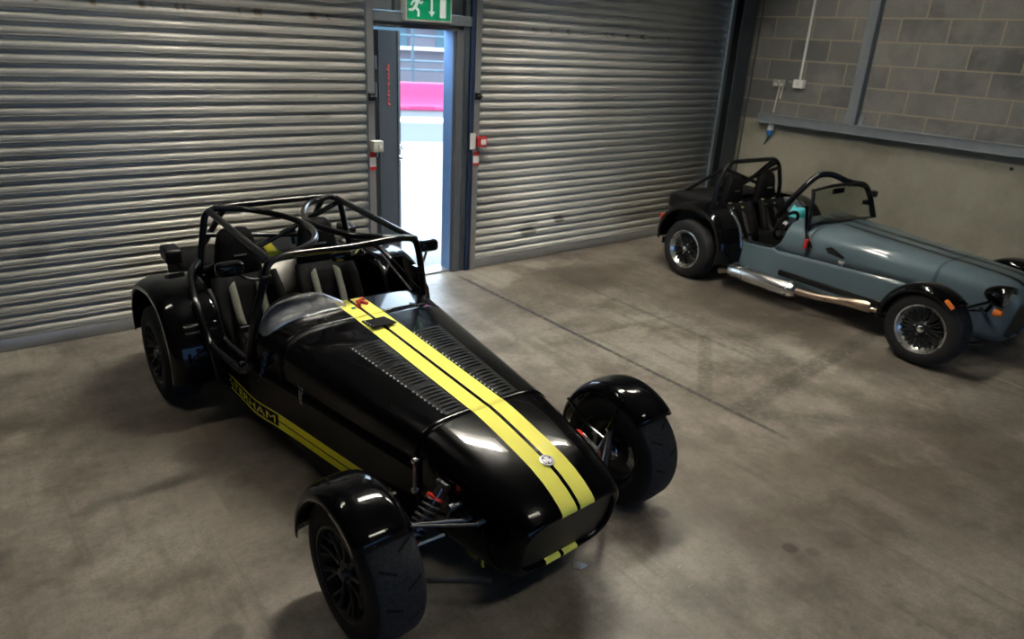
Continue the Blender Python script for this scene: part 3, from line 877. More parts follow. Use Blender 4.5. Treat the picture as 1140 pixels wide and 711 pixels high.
def build_car(kind, rear, head, label):
    blk = kind == 'black'; KIND[0] = kind
    car = thing('sports_car', (rear[0], rear[1], 0), label, 'car', head)
    body = 'black_body' if blk else 'blue_body'; side_m = 'black_side' if blk else 'blue_paint'; plain = 'black_paint' if blk else 'blue_paint'
    # ---- bonnet
    zc = .44
    def ring(s, zc_=zc, n=4.6, zt=None): return [P(*(lambda q: (q[0], s, q[1]))(top_pt(t, wid(s), zc_, zt or ztop(s), n))) for t in TB]
    m = M(); m.sheet([ring(1.058 + (2.022 - 1.058) * k / 30, n=4.6 - .4 * k / 30) for k in range(31)])
    bon = m.build('bonnet', body, car, smooth=60, solid=.003, offs=-1)
    # louvre panels: a flat pressed panel each side carrying rows of slats and rivets
    lv = [(1.33 + i * .0262) for i in range(25) if i not in (8, 16)]
    def zs(x, s): return zc + (ztop(s) - zc) * (1 - (abs(x) / wid(s)) ** 4.5) ** (1 / 4.5)
    if blk:
        for sd in (-1, 1):
            ends = lambda s: (sd * .095, sd * (.235 - .06 * (s - 1.33) / .63))
            m = M(); pan = []
            for i in range(27):
                s = 1.305 + i * .0262; x0, x1 = ends(s); x0 -= sd * .008; x1 += sd * .012
                pan.append([P(x0 + (x1 - x0) * j / 6, s, zs(x0 + (x1 - x0) * j / 6, s) + .0008) for j in range(7)])
            m.sheet(pan)
            for s in lv:
                x0, x1 = ends(s); g = []
                for ds, dz in ((-.008, .001), (-.004, .006), (.003, .007), (.008, .001)):
                    g.append([P(x0 + (x1 - x0) * j / 6, s + ds, zs(x0 + (x1 - x0) * j / 6, s + ds) + (dz if 0 < j < 6 else .001)) for j in range(7)])
                m.sheet(g)
            lp = m.build('louvre_panel', 'louvre', bon, smooth=40)
            for lo, hi in ((0, 8), (8, 15), (15, 23)):
                m = M()
                for s in lv[lo:hi]:
                    x = -(.24 - .05 * (s - 1.33) / .63) if sd < 0 else .088
                    z = zs(x, s); m.lathe([(z, .001), (z, .0045), (z + .004, .0033), (z + .0048, .0005)], 'z', 8, (x, -s, 0))
                m.build('rivet_row', 'white', bon)['label'] = 'row of pale rivets'
        m = M(); m.box(P(-.008, 1.155, .687), (.128, .13, .006), 0, Matrix.Rotation(rad(-4.6), 3, 'X')); pt = m.build('vent_cover', 'black_matt', bon, bevel=.002)
        m = M()
        for k in range(5): m.lathe([(.688, .001), (.688, .004), (.694, .003), (.694, .0005)], 'z', 8, P(-.066, 1.105 + .025 * k, 0))
        m.build('rivet', 'white', pt)
    # seam between bonnet and scuttle
    # ---- scuttle with swept rear edge
    def srear(z):
        return lerp_tab([(.44, .745), (.47, .79), (.52, .825), (.60, .842), (.66, .84), (.71, .835)], z)
    grid = []
    for k in range(13):
        row = []
        for t in TB:
            x_, z_ = top_pt(t, 1., zc, .70, 4.6)
            s = srear(z_) + (1.052 - srear(z_)) * k / 12
            w = wid(s); x_, z_ = top_pt(t, w, zc, ztop(s), 4.6); row.append(P(x_, s, z_))
        grid.append(row)
    m = M(); m.sheet(grid); scu = m.build('scuttle', body, car, smooth=60, solid=.003, offs=-1)
    # dash panel under the scuttle
    m = M(); w = wid(.87) - .012
    m.prism([top_pt(t, w, zc, .692, 4.6) for t in TB] + [(w, .36), (-w, .36)], -.885, -.875, 'xz'); m.build('dashboard', 'black_satin', car)
    # ---- side panels
    TOP = [(-.43, .66), (.27, .67), (.33, .60), (.36, .52), (.40, .455), (.50, .44), (.70, .45), (.76, .46), (.80, .44), (2.03, .44)]
    for sd in (-1, 1):
        grid = []
        ss = [-.43 + i * .035 for i in range(20)] + [.27, .29, .31, .33, .345, .36, .38, .40, .45, .5, .6, .7, .73, .76, .8] + [.82 + i * .02017 for i in range(61)]
        ss = sorted(set(round(v, 4) for v in ss))
        for s in ss:
            zt = lerp_tab(TOP, s)
            w = wid(s); zs = [.163 + (zt - .163) * j / 8 for j in range(9)]
            row = [P(sd * (w - .035), s, .150)] + [P(sd * (w - .010), s, .154)] + [P(sd * w, s, z) for z in zs]
            grid.append(row)
        m = M(); m.sheet(grid); sp = m.build('side_panel', side_m, car, smooth=40, solid=.003, offs=0)
        # padded cockpit edge
        m = M(); m.tube([P(sd * .512, s, lerp_tab(TOP, s) + .003) for s in (.25, .29, .32, .34, .36, .38, .41, .46, .5, .6, .7, .75)], .011, 8); m.build('edge_trim', 'black_satin', sp)
        if blk:
            mw = Matrix.Translation(P(sd * (wid(.9) + .003), .335 if sd < 0 else .985, .1975))
            # along the side: reading direction runs forward on the right side
            ry = -1 if sd < 0 else 1
            rot = Matrix(((0, 0, sd, 0), (ry, 0, 0, 0), (0, 1, 0, 0), (0, 0, 0, 1)))
            tx = text('side_lettering', 'CATERHAM', .058, 'yellow', sp, Matrix.Identity(4), sx=1.62)
            w0 = max(v.co.x for v in tx.data.vertices)
            for v in tx.data.vertices:
                f = v.co.x / w0; s = (.335 + f * .64) if sd < 0 else (.975 - f * .64)
                v.co = Vector(P(sd * (wid(s) + .0028 + v.co.z * .5), s, .1965 + v.co.y))
            if sd < 0:
                tx = text('script_lettering', 'Titan', .052, 'white', sp, Matrix.Identity(4), shear=.35, bold=.0012)
                for v in tx.data.vertices:
                    a, b2 = v.co.x, v.co.y
                    s = 1.20 + b2; v.co = Vector(P(-(wid(s) + .003), s + .0, .50 - a * .92))
                    s = -v.co.y; 
    # nose, full rings with a real duct
    NS = [  # s_top, s_bot, w, zt, zb, zc, n_top, n_bot
        (2.025, 2.025, .333, .612, .155, .42, 4.2, 7), (2.10, 2.10, .325, .60, .153, .41, 4.0, 7), (2.2, 2.2, .314, .580, .150, .40, 3.8, 6), (2.30, 2.29, .302, .558, .148, .39, 3.7, 5.5),
        (2.38, 2.37, .291, .538, .147, .375, 3.6, 5), (2.45, 2.42, .280, .512, .148, .36, 3.5, 4.6), (2.50, 2.455, .270, .486, .152, .35, 3.5, 4.2), (2.54, 2.482, .258, .459, .160, .335, 3.6, 4), (2.558, 2.496, .246, .441, .171, .325, 3.8, 4),
        (2.562, 2.502, .236, .430, .181, .318, 4., 4), (2.558, 2.50, .227, .422, .190, .315, 4.2, 4.2), (2.54, 2.485, .221, .417, .196, .314, 4.4, 4.4), (2.48, 2.42, .216, .413, .200, .313, 4.6, 4.6), (2.40, 2.36, .214, .411, .202, .312, 4.6, 4.6), (2.34, 2.34, .213, .410, .203, .312, 4.6, 4.6)]
    K = 96; rs = []
    if not blk:
        hi = [(2.025, .644), (2.1, .640), (2.2, .634), (2.3, .628), (2.38, .620), (2.45, .605), (2.5, .58), (2.54, .545), (2.558, .52), (2.562, .505)]
        NS = [(q[0], q[1], q[2], hi[i][1] if i < len(hi) else .49, q[4], q[5] + .03, q[6] + .6, q[7]) for i, q in enumerate(NS)]
    for st_, sb, w, zt, zb, zc_, nt_, nb in NS:
        r = []
        for k in range(K):
            a = 2 * pi * k / K
            n = nt_ if cos(a) >= 0 else nb
            hh = (zt - zc_) if cos(a) >= 0 else (zc_ - zb)
            x = w * sgp(sin(a), 2 / n); z = zc_ + hh * sgp(cos(a), 2 / n)
            f = (z - zb) / (zt - zb); r.append(P(x, sb + (st_ - sb) * f, z))
        rs.append(r)
    m = M(); m.rings(rs, cap0=False, cap1=False); nose = m.build('nosecone', body, car, smooth=60)
    if blk:
        # stripe ends live on the outer skin only: a plain black duct liner inside
        pass
    m = M(); r0 = [Vector(p) for p in rs[-4]]
    m.add([tuple(p) for p in r0], [tuple(range(K))]); m.build('radiator_mesh', 'mesh', nose, smooth=0)
    # round badge on the nose
    m = M(); Rm = Matrix.Rotation(rad(-12.5), 4, 'X') if True else None
    def bd_(prof, mi): 
        n0 = len(m.v); m.lathe(prof, 'z', 32, mi=mi, closed_prof=bool(mi))
        for q in range(n0, len(m.v)): m.v[q] = tuple((Matrix.Translation(P(0, 2.378, .5395)) @ Matrix.Rotation(rad(12.5), 4, 'X')) @ Vector(m.v[q]))
    bd_([(0, .001), (0, .0285), (.003, .0285), (.004, .025), (.004, .001)], 0)
    bd_([(.004, .019), (.004, .022), (.0048, .022), (.0048, .019)], 1)
    for a in (.3, 2.2, 4.4):
        n0 = len(m.v); m.box((.015 * cos(a), .015 * sin(a), .0045), (.009, .005, .0015), 1, Matrix.Rotation(a, 3, 'Z'))
        for q in range(n0, len(m.v)): m.v[q] = tuple((Matrix.Translation(P(0, 2.378, .5395)) @ Matrix.Rotation(rad(12.5), 4, 'X')) @ Vector(m.v[q]))
    m.build('nose_badge', ['badge', 'black_satin'], nose)
    if blk:
        tx = text('tow_lettering', 'TOW', .032, 'yellow', nose, Matrix.Identity(4), bold=.0008)
        w0 = max(v.co.x for v in tx.data.vertices)
        for v in tx.data.vertices:
            s = 2.285 + v.co.x * .85; v.co = Vector(P(-(lerp_tab([(2.2, .314), (2.38, .291)], s) + .001), s, .20 + v.co.y))
        m = M(); q0 = 2.375
        for aa in ([(0, .0), (.012, .0), (.012, .02), (.0, .02)], [(-.007, .0), (.019, .0), (.006, -.014)]):
            m.add([P(-(.2925), q0 + u_, .203 + v_) for u_, v_ in aa], [tuple(range(len(aa)))])
        m.build('tow_arrow', 'yellow', nose, smooth=0, solid=.0015, offs=0)
    # ---- tub interior
    m = M()
    m.box(P(0, .85, .168), (.96 * .98, 2.2, .02)); m.box(P(0, -.02, .40), (1.0, .03, .48)); m.box(P(0, -.28, .20), (1.0, .5, .06))
    m.build('tub_floor', 'black_matt', car)
    m = M(); m.prism([(-.10, .17), (-.085, .40), (-.05, .435), (.05, .435), (.085, .40), (.10, .17)], -.87, .0, 'xz'); m.build('transmission_tunnel', 'black_satin', car)
    m = M(); rs2 = []
    for z, e in ((.17, 0), (.60, 0), (.655, .012), (.672, .04)):
        rs2.append([P((.505 - e) * sx, s_, z) for sx, s_ in ((-1, -.02), (1, -.02), (1, -.42 + e), (-1, -.42 + e))])
    m.rings(rs2, cap0=True, cap1=True); m.build('rear_body', plain, car, bevel=.01)
    m = M(); rs2 = []
    for z, e in ((.56, -.066), (.68, -.064), (.712, -.02), (.72, .04)):
        rs2.append([P((.46 - e) * sx, s_, z) for sx, s_ in ((-1, -.07 - e * .5), (1, -.07 - e * .5), (1, -.42 + e), (-1, -.42 + e))])
    m.rings(rs2); m.build('boot_cover', 'black_matt' , car, bevel=.012)
    if blk:
        m = M(); m.sheet([[P(-.13 + .25 * j / 4 - .02 * k, .0 + .035 * k, .69 - .115 * k) for j in range(5)] for k in range(3)]); m.build('bulkhead_panel', 'alloy', car, solid=.004)['label'] = 'pale metal panel between the seats'
        m = M(); m.sheet([[P(-.07, -.12, .775), P(-.015, -.12, .775)], [P(-.06, -.06, .73), P(.005, -.06, .735)], [P(-.055, -.02, .705), P(.075, -.04, .70)]]); m.build('yellow_strap', 'yellow', car, solid=.004)['label'] = 'yellow strap behind the seats'
    for sx in (-.285, .20): make_seat(car, sx, kind)
    # gear lever and handbrake
    m = M(); m.tube([P(0, .52, .42), P(0, .50, .55)], .008, 8); m.lathe([(.54, .001), (.545, .014), (.56, .02), (.575, .014), (.58, .001)], 'z', 16, P(0, .50, 0)); m.build('gear_lever', 'dark_metal', car)
    # steering wheel on the right side
    sw = bpy.data.objects.new('steering_wheel', None); COL.objects.link(sw); sw.parent = car; sw.location = P(-.245, .66, .60); sw.rotation_euler = (rad(20), 0, 0)
    m = M(); m.tube([(.135 * cos(2 * pi * k / 40), 0, .135 * sin(2 * pi * k / 40)) for k in range(40)], .014, 10, loop=True); m.build('rim', 'black_matt', sw)
    m = M()
    for a in (0, pi, -pi / 2): m.box((.07 * cos(a), 0, .07 * sin(a)), (.12, .006, .03), 0, Matrix.Rotation(-a, 3, 'Y'))
    m.lathe([(-.02, .001), (-.02, .035), (.02, .035), (.03, .02), (.03, .001)], 'y', 24); m.build('spokes', 'dark_metal', sw)
    m = M(); m.tube([(0, -.02, 0), (0, -.22, -.03)], .014, 10); m.build('column', 'dark_metal', sw)
    # ---- running gear
    for sd in (-1, 1):
        make_wheel(car, sd * .668, 2.19, kind, sd, .205)
        make_wheel(car, sd * .672, 0, kind, sd, .205 if blk else .195)
        cycle_wing(car, sd, kind); rear_wing(car, sd, kind)
        m = M(); m.tube([P(sd * .575, 2.19, .385), P(sd * .325, 2.375, .395)], .006, 8); m.tube([P(sd * .575, 2.19, .385), P(sd * .325, 2.31, .375)], .006, 8); m.tube([P(sd * .328, 2.375, .395), P(sd * .285, 2.375, .395)], .010, 8); m.tube([P(sd * .328, 2.31, .375), P(sd * .29, 2.31, .375)], .010, 8); m.lathe([(-.016, .001), (-.016, .016), (.016, .016), (.016, .001)], 'z', 14, P(sd * .575, 2.19, .385)); m.build('upper_wishbone', 'dark_metal' if blk else 'black_tube', car)
        m = M(); m.tube([P(sd * .57, 2.19, .145), P(sd * .28, 2.42, .155)], .0125, 10); m.tube([P(sd * .57, 2.19, .145), P(sd * .36, 1.86, .17)], .0125, 10); m.lathe([(-.02, .001), (-.02, .018), (.02, .018), (.02, .001)], 'z', 14, P(sd * .57, 2.19, .145)); m.build('lower_wishbone', 'dark_metal' if blk else 'black_tube', car)
        m = M(); m.tube([P(sd * .565, 2.13, .20), P(sd * .33, 2.19, .235)], .0065, 8); m.build('steering_arm', 'guide', car)
        m = M(); m.tube([P(sd * .55, 2.19, .14), P(sd * .575, 2.19, .27), P(sd * .572, 2.19, .39)], .022, 10); m.box(P(sd * .565, 2.17, .22), (.03, .06, .12)); m.build('upright', 'dark_metal', car, bevel=.004)
        # coil over damper
        p0, p1 = Vector(P(sd * .338, 2.178, .448)), Vector(P(sd * .512, 2.19, .25)); ax = (p1 - p0).normalized()
        sh = M(); sh.tube([p0, p0 + ax * .05], [.017, .017], 12); sh.tube([p0 + ax * .05, p0 + ax * .2], .012, 12); sh.tube([p0 + ax * .17, p1], .021, 14)
        sh.tube([p0 + ax * -.008 + Vector((0, .03, 0)), p0 + ax * -.008 - Vector((0, .03, 0))], .014, 12)
        so = sh.build('shock_absorber', 'dark_metal', car)
        u_ = ax.orthogonal().normalized(); v_ = ax.cross(u_); L = (p1 - p0).length
        m = M(); m.tube([p0 + ax * (.055 + (L - .10) * k / 119) + u_ * .033 * cos(2 * pi * 7.5 * k / 119) + v_ * .033 * sin(2 * pi * 7.5 * k / 119) for k in range(120)], .0055, 7); m.build('coil_spring', 'dark_metal' , so)
        for q in (.04, L - .055):
            m = M(); m.tube([p0 + ax * q, p0 + ax * (q + .011)], .036, 20); m.build('spring_seat', 'redcoil', so)['label'] = 'red spring seat ring'
        m = M(); m.tube([P(sd * .30, 2.255, .405), P(sd * .345, 2.255, .405)], .012, 12); m.lathe([(-.012, .001), (-.012, .016), (.012, .016), (.012, .001)], 'x', 14, P(sd * .348, 2.255, .405)); m.tube([P(sd * .352, 2.255, .405), P(sd * .375, 2.27, .375)], .007, 8); m.build('anti_roll_arm', 'dark_metal', car)
        m = M(); a, b2 = P(sd * .352, 2.015, .48), P(sd * .352, 2.015, .345)
        m.tube([a, b2], .0055, 10)
        for p in (a, b2):
            m.lathe([(-.008, .003), (-.008, .012), (.008, .012), (.008, .003)], 'x', 14, p); m.tube([p, (p[0] - sd * .022, p[1], p[2])], .005, 8)
        m.build('anti_roll_link', 'steel', car)
        m = M(); m.tube([P(sd * .56, 0, .27), P(0, 0, .27)], .03, 12); m.tube([P(sd * .5, 0, .24), P(sd * .46, .5, .24)], .012, 8); m.build('rear_axle', 'dark_metal', car)
    # ---- roll cage
    tr = .0185
    def tube(name, pts, sm=.07, r=tr, mat='black_tube'):
        m = M(); m.tube([P(*p) for p in pts], r, 12, smooth=sm); return m.build(name, mat, car)
    if blk:
        tube('main_hoop', [(-.475, -.03, .66), (-.455, -.03, .78), (-.405, -.03, 1.03), (-.30, -.03, 1.048), (.30, -.03, 1.048), (.405, -.03, 1.03), (.455, -.03, .78), (.475, -.03, .66)], .06)
        tube('front_hoop', [(-.535, .80, .44), (-.495, .83, .68), (-.435, .85, .90), (-.41, .85, .98), (-.30, .85, .995), (0, .85, .985), (.30, .85, .995), (.40, .85, .98), (.425, .85, .90), (.47, .83, .68), (.50, .80, .44)], .08)
        for sd in (-1, 1):
            tube('roof_side_bar', [(sd * .385, -.03, 1.03), (sd * .40, .85, .975)], 0)
            c = curve([Vector((sd * .36, -.03, 1.045)), Vector((sd * .20, .02, 1.03)), Vector((sd * .085, .16, 1.02)), Vector((sd * .024, .33, 1.01)), Vector((sd * .03, .52, 1.005)), Vector((sd * .11, .70, 1.0)), Vector((sd * .24, .81, .995)), Vector((sd * .36, .85, .985))], 44)
            m = M(); m.tube([P(*p) for p in c], .017, 12); m.build('roof_cross_bar', 'black_tube', car)
            tube('rear_stay', [(sd * .30, -.03, 1.04), (sd * .34, -.42, .70)], 0)
            tube('side_bar', [(sd * .468, -.03, .755), (sd * .575, .15, .745), (sd * .612, .34, .63), (sd * .60, .46, .445), (sd * .57, .84, .44), (sd * .55, .90, .50)], .07)
            tube('lower_side_bar', [(sd * .60, .46, .445), (sd * .575, .46, .24), (sd * .50, .46, .19)], .03, .016)
        tube('harness_bar', [(-.43, -.03, .90), (.36, -.03, .80)], 0, .015)
        tube('diagonal_bar', [(.395, -.03, 1.00), (-.10, -.03, .80), (-.44, -.03, .70)], 0, .016)
        # blue fitting clamped on the cross bar, catch and red pull
        m = M(); m.lathe([(-.025, .001), (-.025, .02), (-.012, .026), (.012, .026), (.025, .02), (.025, .001)], 'y', 20, P(.10, -.07, .845)); m.tube([P(.10, -.07, .845), P(.10, -.04, .77)], .012, 10); m.build('blue_fitting', 'bluean', car)['label'] = 'blue anodised fitting on the cage bar'
        # half round panel (side panel on the far side of the cockpit)
        pts = [(.52, .36, .455), (.52, .34, .60), (.52, .40, .735), (.52, .55, .785), (.52, .70, .76), (.52, .80, .66), (.52, .84, .5), (.52, .70, .455)]
        m = M(); m.add([P(*p) for p in pts], [tuple(range(len(pts)))]); m.build('door_panel', 'black_wing', car, smooth=0, solid=.004)
        m = M(); m.tube([P(.50, .32, .74), P(.49, .82, .55)], .006, 8); m.build('door_stay', 'dark_metal', car)
        # scuffed wind deflector in front of the driver
        bot = curve([Vector((-.055, .915, .698)), Vector((-.16, .918, .693)), Vector((-.28, .922, .687)), Vector((-.372, .925, .668)), Vector((-.437, .925, .637)), Vector((-.469, .91, .585)), Vector((-.478, .86, .53))], 40)
        top = curve([Vector((-.055, .865, .712)), Vector((-.155, .835, .768)), Vector((-.265, .83, .775)), Vector((-.378, .835, .757)), Vector((-.447, .84, .712)), Vector((-.476, .84, .645)), Vector((-.482, .82, .56))], 40)
        grid = []
        for b2, t in zip(bot, top):
            row = []
            for k in range(7):
                f = k / 6; p = b2.lerp(t, f); bl = sin(pi * f) * .014
                row.append(P(p.x, p.y + bl * .5, p.z + bl))
            grid.append(row)
        m = M(); m.sheet(grid); ae = m.build('wind_deflector', 'aero', car, smooth=80, solid=.003); ae['label'] = 'scuffed clear plastic wind deflector'
        # red cut-off handle on the dash centre
        m = M(); m.tube([P(.0, .945, .695), P(.0, .945, .722)], .012, 10); m.box(P(.012, .94, .728), (.06, .016, .016), 0, Matrix.Rotation(.5, 3, 'Z')); m.box(P(.02, .965, .722), (.016, .05, .016), 0, Matrix.Rotation(.4, 3, 'Z')); m.build('cut_off_handle', 'red', scu, bevel=.004)['label'] = 'red cut-off handle'
        m = M(); m.box(P(-.035, .955, .700), (.018, .012, .004)); m.build('dash_marker', 'bluean', scu)
        mirror(car, -1, kind); mirror(car, 1, kind)
        # rear view mirror under the front hoop
        m = M(); m.tube([P(.055, .85, .985), P(.055, .83, .95), P(.04, .80, .935)], .012, 10, smooth=.02); rm = m.build('rear_view_mirror', 'steel', car)
        m = M(); rs2 = []
        for dx, k in ((-.095, .2), (-.085, .7), (-.06, 1.), (.06, 1.), (.085, .7), (.095, .2)):
            rs2.append([P(.03 + dx, .79 + .022 * k * sin(2 * pi * i / 20), .925 + .03 * k * cos(2 * pi * i / 20)) for i in range(20)])
        m.rings(rs2); m.build('mirror_head', 'black_wing', rm, smooth=60)
        # tail lamp pods on the rear wings
        for sd in (-1, 1):
            m = M(); m.box(P(sd * .555, -.24, .755), (.09, .13, .085), 0, Matrix.Rotation(rad(6), 3, 'X')); m.build('tail_lamp_pod', 'black_satin', car, bevel=.015)
        # tethers at the hoop foot
        m = M()
        for k in range(9):
            p = Vector(P(-.50 + .0 * k, .955 - .012 * k, .56 - .022 * k)); m.lathe([(-.004, .005), (-.004, .012), (.004, .012), (.004, .005)], 'x' if k % 2 else 'y', 10, p)
        m.build('retaining_chain', 'dark_metal', car)
        m = M(); m.lathe([(-.012, .001), (-.012, .016), (.012, .012), (.012, .001)], 'x', 16, P(-.575, .84, .485)); m.build('hoop_bolt', 'chrome', car)
    else:
        tube('main_hoop', [(-.485, .03, .62), (-.475, .03, .80), (-.40, .03, 1.0), (-.31, .03, 1.055), (.31, .03, 1.055), (.40, .03, 1.0), (.475, .03, .80), (.485, .03, .62)], .05, .02)
        for sd in (-1, 1): tube('rear_stay', [(sd * .36, .03, 1.02), (sd * .40, -.42, .70)], 0, .018)
        tube('diagonal_bar', [(-.36, .03, .985), (.40, .03, .74)], 0, .017); tube('diagonal_bar', [(.30, .03, 1.045), (-.02, .03, .87), (-.46, .03, .72)], 0, .017); tube('harness_bar', [(-.47, .03, .80), (.42, .03, .97)], 0, .017)
        # front cage bar from the cockpit over to the far screen corner
        tube('front_hoop', [(-.05, .42, .60), (-.03, .52, .78), (.06, .60, .945), (.13, .64, 1.02), (.24, .70, 1.03), (.36, .80, .965), (.47, .90, .955), (.49, .95, .86), (.50, 1.02, .68)], .06, .027)
        # windscreen
        wsn = bpy.data.objects.new('windscreen', None); COL.objects.link(wsn); wsn.parent = car
        cor = [(-.43, 1.00, .70), (-.375, .93, .965), (-.10, .925, .99), (.32, .925, .985), (.455, .93, .945), (.50, 1.00, .68), (.25, 1.03, .70), (-.2, 1.035, .71)]
        m = M(); m.add([P(*p) for p in cor], [tuple(range(len(cor)))]); m.build('glass', 'glass', wsn, smooth=0, solid=.005)
        m = M(); m.tube([P(*p) for p in cor], .013, 8, loop=True); m.tube([P(-.44, 1.0, .60), P(-.40, .96, .96)], .014, 8); m.build('screen_frame', 'black_satin', wsn)
        for k in range(9):
            m = M(); m.box(P(-.35 + .075 * k, .918, .985 - .0022 * abs(k - 4) ** 1.5), (.035, .02, .022)); m.build('hood_stud', 'black_satin', wsn, bevel=.004)
        m = M(); m.box(P(.05, .90, .93), (.17, .02, .05)); m.build('rear_view_mirror', 'black_satin', wsn, bevel=.012)
        # stanchion with red handle
        m = M(); m.prism([(-1.10, .535), (-1.03, .535), (-1.0, .78), (-.985, .86), (-.965, .86), (-1.0, .70)], -.495, -.482, 'yz'); sta = m.build('screen_stanchion', 'black_satin', car, bevel=.003)
        m = M(); m.tube([P(-.512, 1.055, .60), P(-.515, 1.05, .52)], .016, 12); m.lathe([(-.02, .001), (-.02, .012), (.0, .012), (0, .001)], 'x', 12, P(-.495, 1.052, .56)); m.build('emergency_handle', 'red', sta, bevel=.004)['label'] = 'red emergency handle'
        # side vent, catch, maker's flash
        m = M(); sv = [(1.19, .555), (1.24, .575), (1.36, .515), (1.345, .50), (1.22, .52)]
        m.add([P(-(wid(s) * .996 + .003), s, z) for s, z in sv], [tuple(range(5))]); m.build('side_vent', 'black_matt', bon, smooth=0, solid=.004)
        m = M(); q = -(wid(1.34) + .008); m.box(P(q, 1.34, .475), (.01, .045, .02)); m.tube([P(q, 1.34, .475), P(q, 1.36, .445)], .006, 8); m.tube([P(q, 1.32, .455), P(q, 1.38, .475)], .006, 8); m.build('bonnet_catch', 'chrome', bon, bevel=.003)
        # exhaust down the right side
        ex = bpy.data.objects.new('exhaust', None); COL.objects.link(ex); ex.parent = car
        m = M(); m.lathe([(-.44, .02), (-.44, .055), (-.455, .066), (-1.075, .066), (-1.10, .055), (-1.115, .03), (-1.115, .02)], 'y', 40, (-.615, 0, .182)); m.build('silencer', 'silencer', ex, smooth=30)
        m = M()
        for s in (.475, .60, 1.05):
            m = M(); m.lathe([(-s - .006, .064), (-s - .006, .0685), (-s + .006, .0685), (-s + .006, .064)], 'y', 40, (-.615, 0, .182)); m.build('silencer_band', 'steel', ex)
        m = M(); m.tube([P(-.615, 1.10, .185), P(-.60, 1.30, .195), P(-.56, 1.50, .215)], .029, 16); m.build('exhaust_pipe', 'pipe', ex); m = M(); m.tube([P(-.615, .46, .18), P(-.60, .36, .15), P(-.60, .31, .13)], .026, 14); m.build('tail_pipe', 'pipe', ex)
        m = M(); m.tube([P(-.567, 1.46, .211), P(-.555, 1.53, .22), P(-.53, 1.66, .232), P(-.52, 1.70, .235)], [.031, .036, .05, .05], 18); m.build('collector', 'pipe', ex)
        for dx, dz in ((.022, .022), (-.022, .022), (.022, -.022), (-.022, -.022)):
            m = M(); m.tube([P(-.52 + dx, 1.68, .235 + dz), P(-.49 + dx, 1.80, .25 + dz), P(-.44, 1.90, .28 + dz), P(-.34, 1.93, .30 + dz)], .0205, 12, smooth=.08); m.build('primary_pipe', 'pipe', ex)
        m = M(); m.box(P(-.54, 1.32, .27), (.03, .9, .05)); m.build('sill_strip', 'black_matt', car, bevel=.01)
        # headlights on stalks
        for sd in (-1, 1):
            hl = bpy.data.objects.new('headlight', None); COL.objects.link(hl); hl.parent = car
            cx, cs, cz = sd * .43, 2.455, .56
            m = M(); m.lathe([(-cs - .078, .070), (-cs - .07, .079), (-cs - .05, .078), (-cs - .01, .07), (-cs + .03, .052), (-cs + .06, .028), (-cs + .07, .001)], 'y', 36, (cx, 0, cz))
            m.prism([(cx - .075, cz + .02), (cx - .05, cz + .062), (cx, cz + .081), (cx + .05, cz + .062), (cx + .075, cz + .02), (cx + .06, cz + .02), (cx, cz + .07), (cx - .06, cz + .02)], -cs - .105, -cs - .06, 'xz'); m.build('headlight_shell', 'black_wing', hl, smooth=50)
            m = M(); m.lathe([(-cs - .074, .072), (-cs - .082, .055), (-cs - .089, .03), (-cs - .091, .001)], 'y', 32, (cx, 0, cz)); m.build('headlight_lens', 'lens', hl)
            m = M(); m.tube([P(cx, cs, cz - .07), P(cx, cs - .02, cz - .13), P(sd * .31, cs - .10, .40)], .014, 10, smooth=.04); m.tube([P(cx, cs - .02, cz - .06), P(sd * .545, 2.33, .43)], .011, 8); m.build('headlight_stalk', 'black_tube', hl)
            m = M(); m.lathe([(-cs - .085, .001), (-cs - .08, .022), (-cs - .05, .03), (-cs - .03, .03), (-cs - .02, .001)], 'y', 20, (cx + sd * .01, 0, cz - .112)); m.build('indicator', 'orange', hl)['label'] = 'orange indicator lamp'
        for sd in (-1, 1): mirror(car, sd, kind) if sd > 0 else None
        m = M(); m.prism([(-.20, .30), (-.20, .42), (-.62, .50), (-.66, .42), (-.66, .30)], -.09, .09, 'yz'); m.build('tunnel_cover', 'black_satin', car, bevel=.02)
    return car

CB = build_car('black', (1.46, 4.04), rad(2.2), 'black open-topped sports car with twin yellow stripes and roll cage')
CD = build_car('blue', (5.991, 3.929), rad(-3.4), 'slate blue open sports car with black wings, windscreen and side exhaust by the right wall')
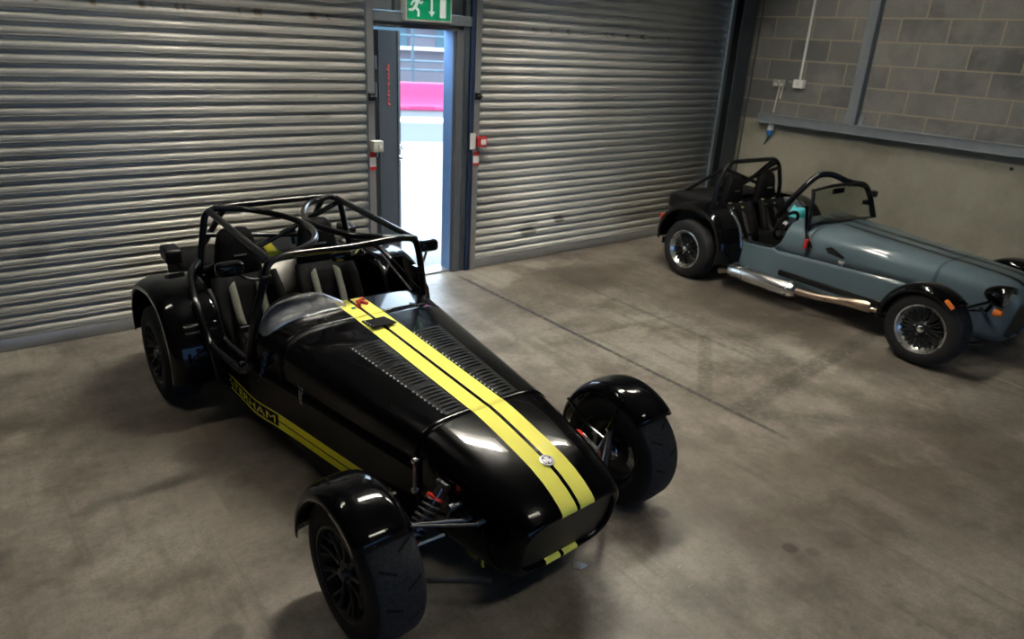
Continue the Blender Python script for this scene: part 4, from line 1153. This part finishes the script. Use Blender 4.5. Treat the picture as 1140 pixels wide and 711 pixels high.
# teal cloth in the blue car's cockpit
g = []
for i in range(9):
    row = []
    for j in range(9):
        u, v = i / 8 - .5, j / 8 - .5
        row.append((u * .26, v * .20, .03 * sin(u * 9 + v * 4) + .06 * math.exp(-(u * u + v * v) * 8)))
    g.append(row)
m = M(); m.sheet(g); cl = m.build('cloth', 'cyan', smooth=80, solid=.006)
h = rad(-3.4); lx, ls, lz = .17, .50, .60
cl.location = (5.991 + lx * cos(h) + ls * sin(h), 3.929 + lx * sin(h) - ls * cos(h), lz); cl.rotation_euler = (rad(35), rad(-10), rad(20))
tag(cl, 'teal cloth lying in the cockpit of the slate blue car', 'cloth')

# ------------------------------------------------------------------ light and camera
w = bpy.data.worlds.new('sky'); SC.world = w; w.use_nodes = True
nt = w.node_tree; bgn = nt.nodes['Background']; X.nt = nt
tc = nt.nodes.new('ShaderNodeTexCoord'); sp_ = nt.nodes.new('ShaderNodeSeparateXYZ'); nt.links.new(tc.outputs['Generated'], sp_.inputs[0])
fy = X(sp_.outputs[1]).ss(-.85, -.15)                  # clear deep blue sky to the front, bright thin cloud over the track side
nt.links.new(mixc(fy, (.03, .065, .13), (.66, .83, 1.0)).k, bgn.inputs[0])
bgn.inputs[1].default_value = 10.5

cam = bpy.data.cameras.new('camera'); co = bpy.data.objects.new('camera', cam); COL.objects.link(co)
yaw, pit, rol = .68020238, -.37745025, .05443809
f = Vector((sin(yaw) * cos(pit), cos(yaw) * cos(pit), sin(pit))); r0 = Vector((cos(yaw), -sin(yaw), 0)); u0 = r0.cross(f)
rt = r0 * cos(rol) + u0 * sin(rol); up = -r0 * sin(rol) + u0 * cos(rol)
mt = Matrix((( rt.x, up.x, -f.x, 0), (rt.y, up.y, -f.y, 0), (rt.z, up.z, -f.z, 2.0), (0, 0, 0, 1)))
co.matrix_world = mt
cam.sensor_width = 36; cam.lens = 785.0 / 1140 * 36; cam.clip_start = .05
cam.dof.use_dof = True; cam.dof.focus_distance = 2.75; cam.dof.aperture_fstop = 2.8
SC.camera = co
vs = SC.view_settings; SC.display_settings.display_device = 'sRGB'; vs.view_transform = 'Standard'; vs.look = 'None'; vs.exposure = .22; vs.gamma = 1; vs.use_curve_mapping = False
SC.cycles.use_denoising = True
SC.cycles.max_bounces = 8
